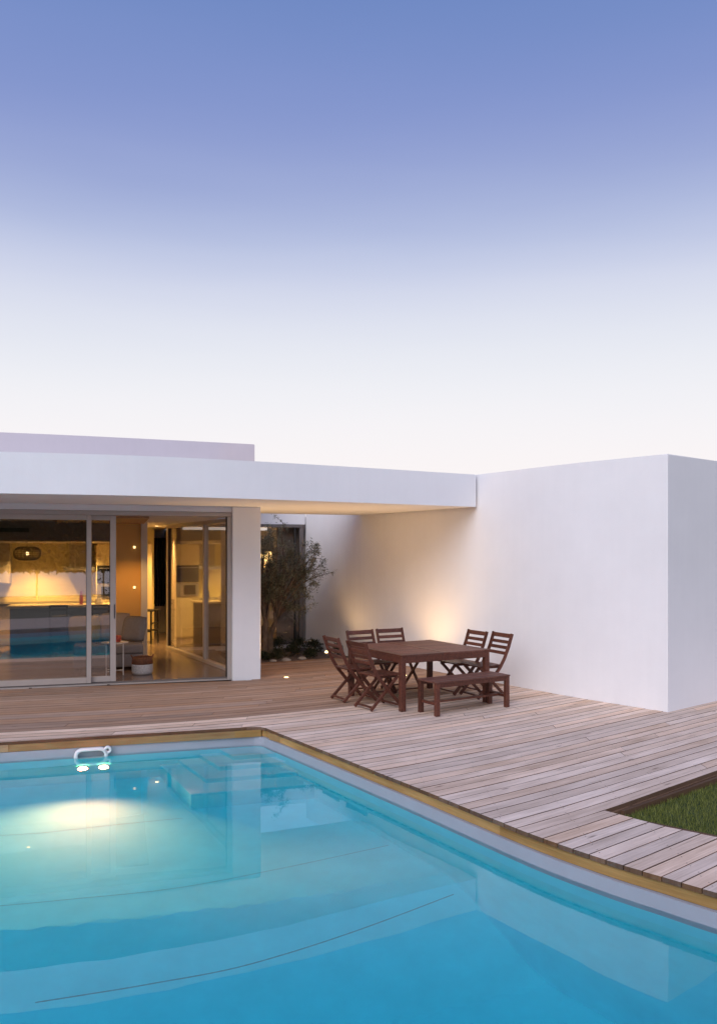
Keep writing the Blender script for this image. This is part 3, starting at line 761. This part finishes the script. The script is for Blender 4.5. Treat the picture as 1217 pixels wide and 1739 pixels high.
# bench
BA = R(32.5)
bc = Vector((.988, 10.09)) * .25 + Vector((1.914, 10.74)) * .25 + Vector((.795, 10.36)) * .25 + Vector((1.72, 11.01)) * .25
be = empty('bench', (bc.x, bc.y, 0), BA); tag(be, 'low brown slatted wooden bench in front of the table', 'bench')
BL, BW, BH = .60, .19, .425
for sx in (-1, 1):
    for sy in (-1, 1): obj('leg', bx(sx * BL - (.06 if sx > 0 else 0), sx * BL + (0 if sx > 0 else .06), sy * BW - (.05 if sy > 0 else 0), sy * BW + (0 if sy > 0 else .05), .001, BH - .0215, .003), STAIN, be)
    obj('end_rail', bx(sx * (BL - .03) - .011, sx * (BL - .03) + .011, -BW + .051, BW - .051, .13, .165, .002), STAIN, be)
    obj('apron', bx(-BL + .061, BL - .061, sx * (BW - .014) - .01, sx * (BW - .014) + .01, BH - .075, BH - .0215, .002), STAIN, be)
obj('stretcher', bx(-BL + .043, BL - .043, -.03, .03, .136, .16, .002), STAIN, be)
for i in range(4):
    y0 = -BW - .008 + i * (2 * BW + .016) / 4; obj('seat_slat', bx(-BL - .008, BL + .008, y0 + .003, y0 + (2 * BW + .016) / 4 - .003, BH - .021, BH - random.uniform(0, .001), .004), STAIN_TOP, be)

# ------------------------------------------------------------------ lamps outside
def lamp(kind, name, parent, loc, energy, color, **kw):
    d = bpy.data.lights.new(name, kind); d.energy = energy; d.color = color
    for k, v in kw.items(): setattr(d, k, v)
    o = bpy.data.objects.new(name, d); col.objects.link(o); o.parent = parent; o.location = loc; return o
WARM = (1.0, .60, .25)
def deck_light(x, y, label, e, aim=(0, 0, 1), cone=120):
    r = empty('deck_light', (x, y, 0)); tag(r, label, 'deck light', 'recessed deck lights')
    bm = bmesh.new(); add_lathe(bm, [(.046, .0012), (.046, .005), (.034, .0055), (.034, .0035)], 20); obj('bezel', bm, STEEL, r)
    bm = bmesh.new(); add_lathe(bm, [(.0, .0042), (.033, .0042)], 20); obj('lens', bm, BULBW, r)
    o = lamp('SPOT', 'light', r, (0, 0, .02), e, WARM, spot_size=R(cone), spot_blend=1.0, shadow_soft_size=.03)
    o.rotation_euler = (-Vector(aim)).to_track_quat('Z', 'Y').to_euler()
p = deck_at(486, 1151); deck_light(p[0], p[1], 'small glowing recessed light in the deck beside the white pier', 150)
deck_light(.752, 13.5, 'recessed deck light behind the table at the foot of the white wall', 70, (.22, .15, 1), 116)
gs = empty('garden_spotlight', (-.615, 15.86, -.03)); tag(gs, 'bright warm garden spotlight at the edge of the planting bed', 'spotlight')
bm = bmesh.new(); add_tube(bm, [(0, 0, 0), (0, 0, .07)], .008, 8); obj('spike', bm, ALU_D, gs)
bm = bmesh.new(); add_lathe(bm, [(.028, .06), (.036, .065), (.036, .12), (.03, .121)], 16); obj('housing', bm, ALU_D, gs)
bm = bmesh.new(); bmesh.ops.create_uvsphere(bm, u_segments=14, v_segments=8, radius=.032, matrix=Matrix.Translation((0, -.005, .125))); obj('bulb', bm, simple('bright_bulb', (1, .8, .4), .5, emit=(1.0, .72, .30), estr=9), gs, True)
o = lamp('SPOT', 'light', gs, (0, -.02, .17), 23, (1, .60, .25), spot_size=R(150), spot_blend=.8, shadow_soft_size=.03)
o.rotation_euler = Vector((-.10, .30, -.90)).to_track_quat('Z', 'Y').to_euler()

# ------------------------------------------------------------------ pool fitting with two underwater lamps
PA = math.atan2(.31, 1)
pf = empty('pool_fitting', (-2.90, 8.945, WATERZ + .012), PA); tag(pf, 'white plastic loop fitting on the pool wall with two glowing lamps below', 'pool fitting')
def stadium(hl, r, n=10):
    return [(hl + r * math.cos(a), r * math.sin(a)) for a in [R(-90 + 180 * k / n) for k in range(n + 1)]] + [(-hl + r * math.cos(a), r * math.sin(a)) for a in [R(90 + 180 * k / n) for k in range(n + 1)]]
so, si = stadium(.095, .082), stadium(.088, .050)
bm = bmesh.new()
rings = [[bm.verts.new((x, y, z)) for x, z in pts] for pts, y in ((so, .03), (so, -.022), ([(x * .985, z * .96) for x, z in so], -.03), ([(x * 1.01, z * 1.06) for x, z in si], -.03), (si, -.022), (si, .03))]
for a, b in zip(rings, rings[1:]):
    for k in range(len(so)): bm.faces.new((a[k], a[(k + 1) % len(so)], b[(k + 1) % len(so)], b[k]))
obj('loop', bm, PLAST, pf, True)
bm = bmesh.new()
M_ = Matrix.Translation((.172, -.004, .052)) @ Matrix.Rotation(R(90), 4, 'X')
rr = [(.040, -.02), (.042, .018), (.038, .026), (.018, .026), (.016, .02), (.016, -.02)]
add_lathe(bm, rr, 18); 
for f in [f for f in bm.faces if len(f.verts) > 4]: bm.faces.remove(f)
for v in bm.verts: v.co = M_ @ v.co
obj('eyelet', bm, PLAST, pf, True)
for x in (-.085, .13):
    bm = bmesh.new(); add_lathe(bm, [(.055, -.02), (.062, .0), (.058, .022), (.040, .03), (.040, .02)], 20)
    for f in [f for f in bm.faces if len(f.verts) > 4]: bm.faces.remove(f)
    M_ = Matrix.Translation((x, 0, -.50)) @ Matrix.Rotation(R(90), 4, 'X')
    for v in bm.verts: v.co = M_ @ v.co
    lr = obj('lamp_ring', bm, PLAST, pf, True)
    bm = bmesh.new(); add_lathe(bm, [(0, .0), (.039, .0)], 18)
    M_ = Matrix.Translation((x, -.022, -.50)) @ Matrix.Rotation(R(90), 4, 'X')
    for v in bm.verts: v.co = M_ @ v.co
    obj('lamp_lens', bm, simple('pool_lamp_lens', (1, .9, .6), .5, emit=(1.0, .66, .25), estr=16), pf)
    o = lamp('SPOT', 'light', pf, (x, -.09, -.50), 1350, (1.0, .068, .027), spot_size=R(116), spot_blend=1.0, shadow_soft_size=.05)
    o.rotation_euler = (R(-86), 0, R(-9))

# ------------------------------------------------------------------ interior things
def s_at(px, t):
    k = (px - CX) / F
    ax, ay = A0.x + NN.x * t, A0.y + NN.y * t
    return (ax - k * ay) / (k * E.y - E.x)
def thing(name, s, t, z, label, cat, group=None, rz=0.0):
    x, y = wor(s, t); o = empty(name, (x, y, z), ANG + rz); tag(o, label, cat, group); return o
def single(name, bm, mat, s, t, z, label, cat, group=None, rz=0.0, smooth=False):
    x, y = wor(s, t); o = obj(name, bm, mat, None, smooth); o.location = (x, y, z); o.rotation_euler = (0, 0, ANG + rz); tag(o, label, cat, group); return o
# sofa facing the pool
so_ = thing('sofa', 1.52, 2.05, 0, 'grey fabric sofa inside the open sliding door', 'sofa')
obj('base', bx(-.58, .58, -.42, .50, .04, .27, .03, 2), GREYC, so_)
for i in range(2): obj('seat_cushion', bx(-.575 + i * .576, -.575 + i * .576 + .572, -.45, .28, .272, .44, .04, 3), GREYC, so_, True)
obj('backrest', bx(-.58, .58, .30, .52, .271, .74, .05, 3), GREYC, so_, True)
for x in (-.54, .46):
    for y in (-.36, .42): obj('foot', bx(x, x + .06, y, y + .05, 0, .039), BLACKW, so_)
def pillow(w, h, d):
    bm = bmesh.new(); bmesh.ops.create_grid(bm, x_segments=10, y_segments=10, size=.5)
    top = [(v.co.x, v.co.y) for v in bm.verts]
    for v in bm.verts:
        x, y = v.co.x * 2, v.co.y * 2; k = (1 - x ** 4) * (1 - y ** 4)
        v.co = Vector((v.co.x * w * (1 - .08 * (y * y)), 0, v.co.y * h * (1 - .08 * x * x)))
        v.co.y = -d * .5 * max(0, k) ** .5
    g_ = bmesh.ops.duplicate(bm, geom=bm.faces[:] + bm.verts[:] + bm.edges[:])
    for v in [e for e in g_['geom'] if isinstance(e, bmesh.types.BMVert)]: v.co.y *= -1
    bmesh.ops.remove_doubles(bm, verts=bm.verts, dist=.0005)
    return bm
o = single('cushion', pillow(.55, .50, .20), BEIGEC, 1.62, 2.22, .70, 'beige cushion leaning on the sofa back beside the open door', 'cushion', 'sofa cushions', R(-4), True); o.rotation_euler.x = R(-16)
o = single('cushion', pillow(.50, .46, .18), GREYC, 1.95, 2.02, .665, 'grey cushion propped at the end of the sofa', 'cushion', 'sofa cushions', R(-38), True); o.rotation_euler.x = R(-14)
o = single('cushion', pillow(.56, .46, .18), YELC, 1.12, 2.18, .68, 'mustard yellow cushion behind the narrow glass pane', 'cushion', 'sofa cushions', R(5), True); o.rotation_euler.x = R(-16)
# side table
stb = thing('side_table', 1.62, 1.10, 0, 'round white metal side table with thin legs by the sofa', 'side table')
bm = bmesh.new(); add_lathe(bm, [(.0, .52), (.215, .52), (.22, .535), (.214, .535), (.208, .528), (0, .528)], 32); obj('tabletop', bm, WMET, stb)
for k in range(4):
    a = R(45 + 90 * k); bm = bmesh.new(); add_tube(bm, [(.19 * math.cos(a), .19 * math.sin(a), 0), (.19 * math.cos(a), .19 * math.sin(a), .521)], .008, 8); obj('leg', bm, WMET, stb)
bm = bmesh.new(); add_bar(bm, (.134, .134, .06), (-.134, -.134, .06), .01, .01, Vector((0, 0, 1))); obj('brace', bm, WMET, stb)
bm = bmesh.new(); add_bar(bm, (.134, -.134, .071), (-.134, .134, .071), .01, .01, Vector((0, 0, 1))); obj('brace', bm, WMET, stb)
bm = bmesh.new(); add_lathe(bm, [(0, 0), (.05, .0), (.065, .04), (.06, .10), (.05, .105), (.045, .09)], 18); single('flower_pot', bm, REDC, 1.66, 1.12, .5355, 'small red pot on the white side table', 'pot', smooth=True)
# basket
bk = thing('basket', 2.06, 1.05, 0, 'woven basket with brown rim and white base beside the sofa', 'basket')
bm = bmesh.new(); add_lathe(bm, [(0, 0), (.155, 0), (.172, .04), (.172, .15), (.17, .165)], 26); obj('white_weave', bm, WICKW, bk, True)
bm = bmesh.new(); add_lathe(bm, [(.171, .166), (.168, .24), (.152, .285), (.14, .28), (.15, .23), (.15, .18)], 26); obj('brown_rim', bm, WICKER, bk, True)
for sg_ in (-1, 1):
    bm = bmesh.new(); add_tube(bm, [(sg_ * (.15 + .03 * math.sin(R(a))), .05 * math.cos(R(a)), .26 + .055 * math.sin(R(a))) for a in range(0, 181, 20)], .011, 7); obj('handle', bm, WICKER, bk, True)
# bar stool in the corridor
def stool(s, t, label, rz):
    r = thing('bar_stool', s, t, 0, label, 'stool', 'dark bar stools', rz)
    for x in (-.16, .16):
        obj('leg', bx(x - .017, x + .017, -.17, -.136, 0, .72, .002), BLACKW, r); obj('back_leg', bx(x - .017, x + .017, .136, .17, 0, .97, .002), BLACKW, r)
        obj('rung', bx(x - .01, x + .01, -.135, .135, .27, .30), BLACKW, r)
    obj('seat', bx(-.19, .19, -.19, .19, .721, .755, .006), BLACKW, r)
    for z in (.45, .30): obj('rung', bx(-.142, .142, -.165, -.141, z, z + .028), BLACKW, r)
    for z in (.86, .93): obj('back_slat', bx(-.142, .142, .142, .164, z, z + .045), BLACKW, r)
stool(2.33, 5.75, 'black wooden bar stool standing in the corridor opening', R(60))
stool(.55, 4.40, 'dark bar stool at the kitchen island, left one', R(180))
stool(1.35, 4.40, 'dark bar stool at the kitchen island, right one', R(180))
# kitchen
kb = thing('kitchen_counter', 0, 6.42, 0, 'cream kitchen base units along the rear wall', 'kitchen counter')
for i in range(9): obj('cabinet_door', bx(-4.2 + i * .6 + .002, -4.2 + (i + 1) * .6 - .002, -.32, -.302, .1, .87, .002), KITCH, kb)
obj('carcass', bx(-4.2, 1.2, -.30, .32, .0, .875), KITCH, kb); obj('worktop', bx(-4.2, 1.2, -.34, .32, .876, .915, .003), simple('dark_worktop', (.07, .065, .06), .3), kb)
ov = thing('oven_unit', 1.53, 6.42, 0, 'tall cream kitchen unit with built in dark oven', 'oven unit')
obj('carcass', bx(-.31, .31, -.28, .32, 0, 2.22), KITCH, ov)
for z0, z1 in ((.06, .72), (.73, .98), (1.74, 2.20)): obj('cabinet_door', bx(-.305, .305, -.30, -.281, z0, z1, .002), KITCH, ov)
w1 = obj('oven_door', bx(-.29, .29, -.31, -.281, 1.33, 1.72, .004), DARKG, ov); obj('oven_handle', bx(-.24, .24, -.345, -.311, 1.66, 1.68), STEEL, w1)
w2 = obj('microwave_door', bx(-.29, .29, -.31, -.281, .995, 1.31, .004), STEEL, ov); obj('microwave_window', bx(-.2, .1, -.316, -.3105, 1.04, 1.26), DARKG, w2)
single('tall_cabinet', bx(-.29, .29, -.28, .32, 0, 2.22, .003), KITCH, 2.14, 6.42, 0, 'tall cream cabinet at the right end of the kitchen wall', 'cabinet')
hs0, hs1 = s_at(118, 6.4), s_at(152, 6.4)
hd = thing('range_hood', (hs0 + hs1) / 2, 6.42, 0, 'grey box range hood above the kitchen counter', 'range hood')
hw = (hs1 - hs0) / 2
obj('chimney', bx(-hw, hw, -.02, .32, 1.70, 2.225), BULK, hd); obj('canopy', bx(-hw - .12, hw + .12, -.20, .32, 1.62, 1.699, .005), STEEL, hd)
c1 = s_at(17, 6.4)
single('wall_cabinet', bx(c1 - 1.2, c1, 6.42 - 6.42 - .05, .32, 1.35, 2.22, .003), BULK, 0, 6.42, 0, 'grey wall cabinet at the far left of the kitchen', 'cabinet')
isl = thing('kitchen_island', .75, 5.0, 0, 'dark kitchen island with pale top behind the living room', 'kitchen island')
obj('body', bx(-1.15, 1.05, -.28, .35, 0, .90), simple('island_front', (.11, .10, .10), .4, 0, .2, 4), isl); obj('top', bx(-1.2, 1.1, -.42, .40, .901, .945, .004), KITCH, isl)
for i, (a, h, rr_) in enumerate(((.9, .22, .05), (.55, .12, .09), (.2, .28, .04))):
    bm = bmesh.new(); add_lathe(bm, [(0, 0), (rr_ * .8, 0), (rr_, h * .4), (rr_ * .6, h * .8), (rr_ * .65, h), (rr_ * .5, h), (rr_ * .5, h * .8)], 18)
    single('vase', bm, (STEEL, WICKW, REDC)[i], .75 + a, 4.95, .9455, ('steel jug on the right end of the kitchen island', 'low white bowl on the kitchen island', 'slim red vase on the kitchen island')[i], 'vase', smooth=True)
# pendant
ps = s_at(46, 4.9)
pd = thing('pendant_lamp', ps, 4.9, 2.0, 'dark oval wire pendant lamp hanging in the kitchen', 'pendant lamp')
def oval(a): return (.26 * (1 if math.cos(a) >= 0 else -1) * abs(math.cos(a)) ** .6, .14 * (1 if math.sin(a) >= 0 else -1) * abs(math.sin(a)) ** .8)
bm = bmesh.new()
for k in range(20):
    a = 2 * math.pi * k / 20; pts = [(oval(R(b))[0] * math.cos(a), oval(R(b))[0] * math.sin(a), oval(R(b))[1]) for b in range(-80, 81, 10)]
    add_tube(bm, pts, .006, 5)
for b in range(-70, 71, 14):
    x, z = oval(R(b)); add_tube(bm, [(x * math.cos(2 * math.pi * k / 28), x * math.sin(2 * math.pi * k / 28), z) for k in range(29)], .006, 5, False)
obj('wire_shade', bm, PENDM, pd)
bm = bmesh.new(); add_tube(bm, [(0, 0, .03), (0, 0, .23)], .005, 6); obj('cord', bm, SEAL, pd)
bm = bmesh.new(); bmesh.ops.create_uvsphere(bm, u_segments=14, v_segments=10, radius=.035); obj('bulb', bm, BULB, pd, True)
lamp('POINT', 'light', pd, (0, 0, -.0), 12, WARM, shadow_soft_size=.04)
# downlights
def downlight(s, t, z, e, label, c=(1, .60, .18)):
    r = thing('downlight', s, t, z, label, 'downlight', 'ceiling downlights')
    bm = bmesh.new(); add_lathe(bm, [(.05, -.001), (.05, -.006), (.036, -.006), (.036, -.002)], 18)
    for f in [f for f in bm.faces if len(f.verts) > 4]: bm.faces.remove(f)
    obj('bezel', bm, WMET, r)
    bm = bmesh.new(); add_lathe(bm, [(0, -.0035), (.036, -.0035)], 18); obj('lens', bm, BULBW, r)
    lamp('SPOT', 'light', r, (0, 0, -.02), e, c, spot_size=R(112), spot_blend=.7, shadow_soft_size=.05)
for px, w in ((36, 'leftmost'), (49, 'middle'), (82, 'rightmost')):
    downlight(s_at(px, 6.0), 6.0, 2.229, 330, 'small glowing kitchen ceiling downlight, ' + w + ' of the three seen through the glass')
downlight(1.0, 5.7, 2.229, 330, 'kitchen ceiling downlight above the oven unit'); downlight(1.55, 4.4, 2.229, 110, 'kitchen ceiling downlight above the island end')
downlight(1.95, 2.35, 2.599, 380, 'living room ceiling downlight in front of the partition wall', (1, .50, .13)); downlight(2.5, 5.4, 2.599, 260, 'corridor ceiling downlight beyond the partition wall', (1, .52, .15))
downlight(.2, 2.0, 2.599, 70, 'living room ceiling downlight above the sofa', (1, .52, .15))
for z, w in ((2.12, 'upper'), (1.35, 'lower')):
    r = thing('wall_sconce', 1.98, 3.245, z, w + ' small glowing light on the orange lit partition wall', 'wall light', 'partition wall lights')
    bm = bmesh.new(); add_lathe(bm, [(0, -.02), (.02, -.02), (.02, .02), (0, .02)], 12); obj('glass_shade', bm, simple('sconce_glow', (1, .8, .5), .5, emit=(1, .72, .32), estr=2.2), r)
    obj('backplate', bx(-.018, .018, -.004, .004, -.03, .03), WMET, r)
# lamp in the rear wing
wl = thing('table_lamp', s_at(449, 5.6), 5.6, .05, 'glowing lamp in the room behind the olive tree', 'lamp')
bm = bmesh.new(); add_lathe(bm, [(0, 0), (.14, 0), (.14, .02), (.015, .03), (.015, 1.75), (.0, 1.75)], 20); obj('stand', bm, WMET, wl)
bm = bmesh.new(); add_lathe(bm, [(.20, 1.72), (.15, 2.0)], 24)
for f in [f for f in bm.faces if len(f.verts) > 4]: bm.faces.remove(f)
obj('lamp_shade', bm, simple('lit_shade', (1, .8, .5), .8, emit=(1, .66, .25), estr=4), wl, True)
lamp('POINT', 'light', wl, (0, 0, 2.15), 32, WARM, shadow_soft_size=.08)

# ------------------------------------------------------------------ olive tree and courtyard plants
rt = random.Random(11)
def leaf_cloud(pts, n, spread, lmin, lmax, wid, rnd, droop=.2):
    V, F_ = [], []
    for _ in range(n):
        p = Vector(rnd.choice(pts)); p = p + Vector((rnd.gauss(0, spread), rnd.gauss(0, spread), rnd.gauss(0, spread)))
        d = Vector((rnd.gauss(0, 1), rnd.gauss(0, 1), rnd.gauss(-droop, .8))).normalized(); l_ = rnd.uniform(lmin, lmax)
        sd2 = d.cross(Vector((rnd.gauss(0, 1), rnd.gauss(0, 1), rnd.gauss(0, 1)))).normalized() * l_ * wid
        i = len(V); V += [p, p + d * l_ * .5 + sd2, p + d * l_, p + d * l_ * .5 - sd2]; F_.append((i, i + 1, i + 2, i + 3))
    return V, F_
tr = empty('olive_tree', (-1.80, 16.25, -.03)); tag(tr, 'small gnarled olive tree in the courtyard bed beside the pier', 'tree')
bm = bmesh.new(); leafpts = []
def bez(a, b, c, n): return [(a * (1 - t) ** 2 + b * 2 * t * (1 - t) + c * t * t) for t in [k / n for k in range(n + 1)]]
def jit(pts, q): return [pts[0]] + [p + Vector((rt.gauss(0, q), rt.gauss(0, q), rt.gauss(0, q))) for p in pts[1:]]
stemA = jit(bez(Vector((-.06, 0, 0)), Vector((.02, -.05, .5)), Vector((-.10, 0, 1.15)), 8), .012)
stemB = jit(bez(Vector((.06, .02, 0)), Vector((.02, -.02, .45)), Vector((.30, -.04, 1.2)), 8), .012)
stemC = jit(bez(Vector((-.02, .05, 0)), Vector((-.12, .02, .5)), Vector((-.34, .06, 1.15)), 8), .012)
for st, r_ in ((stemA, .085), (stemB, .07), (stemC, .06)): add_tube(bm, st, [r_ * (1 - .55 * k / 8) * (1 + .12 * math.sin(k * 2.1)) for k in range(9)], 9)
for v in bm.verts:
    if v.co.z < .15: k = (.15 - v.co.z) * 2.5; v.co.x *= 1 + k; v.co.y *= 1 + k
goals = [(.92, -.1, 2.02), (1.08, 0, 1.80), (1.12, .1, 1.62), (.88, .1, 1.45), (.74, 0, 1.20), (.70, -.05, .92), (.30, 0, 2.62), (.62, -.1, 1.85), (.66, .05, 1.55), (.72, -.05, 2.18), (.5, -.1, 1.0), (.98, -.05, 1.92), (.85, 0, 1.75), (1.0, .1, 2.1), (.8, -.1, 1.98), (.68, .1, 1.72)]
while len(goals) < 52:
    q = Vector((rt.uniform(-1, 1), rt.uniform(-1, 1), rt.uniform(-1, 1)))
    if q.length < 1: goals.append((-.05 + q.x * .62, q.y * .5, 1.80 + q.z * .72))
for gi, gl_ in enumerate(goals):
    gl_ = Vector(gl_); st = stemB if gl_.x > .12 else (stemC if gl_.x < -.3 else stemA); a = st[rt.choice((5, 6, 7, 8, 8))]
    mid_ = (a + gl_) / 2 + Vector((rt.gauss(0, .06), rt.gauss(0, .06), rt.uniform(-.02, .14)))
    pts = jit(bez(a, mid_, gl_, 6), .012); add_tube(bm, pts, [.024 * (1 - .8 * k / 6) for k in range(7)], 5)
    for k in range(9):
        o_ = pts[rt.choice((3, 4, 5, 5, 6, 6))]; e_ = o_ + Vector((rt.gauss(0, .10), rt.gauss(0, .10), rt.gauss(.0, .11)))
        m2 = (o_ + e_) / 2 + Vector((0, 0, rt.uniform(0, .03))); tw = bez(o_, m2, e_, 3); add_tube(bm, tw, [.005, .004, .003, .002], 4)
        for p in tw[1:]: leafpts += [p, p, tw[-1]] 
obj('trunk', bm, BARK, tr, True)
V, F_ = leaf_cloud(leafpts, 20000, .028, .035, .062, .12, rt)
me = bpy.data.meshes.new('crown'); me.from_pydata([tuple(v) for v in V], [], F_); link_mesh('crown', me, OLIVE, tr)
def clump(px, py, w, h, label, mat=SHRUB, dens=900):
    x, y = deck_at(px, py, -.03); y = min(y, 17.1); x = (px - CX) / F * y
    r = empty('shrub', (x, y, -.03)); tag(r, label, 'shrub', 'low shrubs in the courtyard bed')
    pts = []
    for _ in range(90):
        a = rt.uniform(0, 6.283); e = rt.uniform(0, 1) ** .6; q = rt.uniform(.5, 1)
        pts.append((w * q * math.cos(a) * math.cos(e * 1.5), w * q * math.sin(a) * math.cos(e * 1.5), .02 + h * q * math.sin(e * 1.5)))
    V, F_ = leaf_cloud(pts, dens, .02, .025, .05, .2, rt, -.3)
    me = bpy.data.meshes.new('foliage'); me.from_pydata([(v.x, v.y, max(v.z, .0)) for v in V], [], F_); link_mesh('foliage', me, mat, r)
    b2 = bmesh.new()
    for k in range(6):
        a = k * 1.05; add_tube(b2, [(0, 0, 0), (w * .35 * math.cos(a), w * .35 * math.sin(a), h * .5), (w * .6 * math.cos(a), w * .6 * math.sin(a), h * .8)], .006, 5)
    obj('stem', b2, BARK, r)
clump(471, 1119, .20, .17, 'low dark shrub at the deck edge right of the olive trunk')
clump(447, 1121, .17, .12, 'flat green shrub at the foot of the white pier')
clump(497, 1114, .19, .20, 'middle dark shrub in front of the courtyard window')
clump(470, 1104, .26, .26, 'rounded shrub behind, beside the olive trunk')
clump(507, 1103, .24, .27, 'round shrub below the window jamb')
clump(531, 1105, .26, .22, 'dark shrub against the white wall beside the window')
clump(527, 1117, .17, .14, 'small shrub just left of the garden spotlight')
clump(574, 1112, .20, .20, 'small shrub right of the garden spotlight, behind the chairs')
for px, py, s_, lb in ((485, 1124, .07, 'pale stone at the deck edge between two shrubs'), (512, 1121, .06, 'small stone beside the middle shrub'), (461, 1127, .05, 'small reddish stone near the olive trunk')):
    x, y = deck_at(px, py, -.03); y = max(y, 15.35); bm = bmesh.new(); bmesh.ops.create_icosphere(bm, subdivisions=2, radius=s_)
    for v in bm.verts: v.co = Vector((v.co.x * 1.4, v.co.y, v.co.z * .7)) * (1 + rt.uniform(-.12, .12))
    o = obj('stone', bm, STONE, None, True); o.location = (x, y + .12, -.02); tag(o, lb, 'stone', 'stones in the courtyard bed')

# ------------------------------------------------------------------ camera-side garden, mirrored in the glass only; pale sheet and tree row made up
o = obj('bright_band_sheet', prism([(-300, -18), (300, -18), (300, -390), (-300, -390)], -.17, -.12), simple('bright_band_pale', (.55, .50, .46), .6, 0, .1, .2)); tag(o, kind='structure')  # added pale sheet, makes a bright band in the glass reflection
rh = random.Random(5)
def sky_blocker_proto():
    r = empty('sky_blocker_tree'); V, F_ = [], []  # made-up tree, box crown shaped to keep mirrored sky off the glass
    for _ in range(5500):
        p = Vector((rh.uniform(-1.6, 1.6), rh.uniform(-.5, .5), rh.uniform(1.36, 3.9))); d = Vector((rh.gauss(0, 1), rh.gauss(0, 1), rh.gauss(0, 1))).normalized() * rh.uniform(.10, .22)
        s2 = d.cross(Vector((rh.gauss(0, 1), rh.gauss(0, 1), rh.gauss(0, 1)))) * .6; i = len(V); V += [p, p + d * .5 + s2, p + d, p + d * .5 - s2]; F_.append((i, i + 1, i + 2, i + 3))
    me = bpy.data.meshes.new('crown'); me.from_pydata([tuple(v) for v in V], [], F_); link_mesh('crown', me, HEDGE, r)
    bm = bmesh.new(); add_tube(bm, [(0, 0, 0), (.02, .01, 1.0), (0, 0, 2.2), (.02, 0, 3.4)], [.045, .04, .035, .02], 8)
    for z in (1.5, 2.3, 3.1):
        for sg_ in (-1, 1): add_tube(bm, [(0, 0, z), (sg_ * .8, .02, z + .05), (sg_ * 1.5, 0, z + .03)], [.025, .018, .01], 6)
    obj('trunk', bm, BARK, r, True); return r
pp = sky_blocker_proto()
for i in range(14):
    o = pp if i == 0 else copy_tree(pp)
    o.location = (-24 + i * 3.1, -15, -.16); o.rotation_euler.z = math.pi * (i % 2)
    tag(o, 'added dark box crown on a thin trunk, blocking the sky mirrored in the glass', 'tree', 'added tree row blocking the mirrored sky')
bs = empty('garden_bush', (1.45, -3.8, -.16)); tag(bs, 'round bush on the lawn mirrored in the narrow pane', 'bush')
pts = [(.55 * rh.gauss(0, .6), .55 * rh.gauss(0, .6), .7 + .5 * rh.gauss(0, .6)) for _ in range(200)]
V, F_ = leaf_cloud(pts, 2500, .08, .05, .1, .3, rh); me = bpy.data.meshes.new('foliage'); me.from_pydata([(v.x, v.y, max(0, v.z)) for v in V], [], F_); link_mesh('foliage', me, HEDGE, bs)
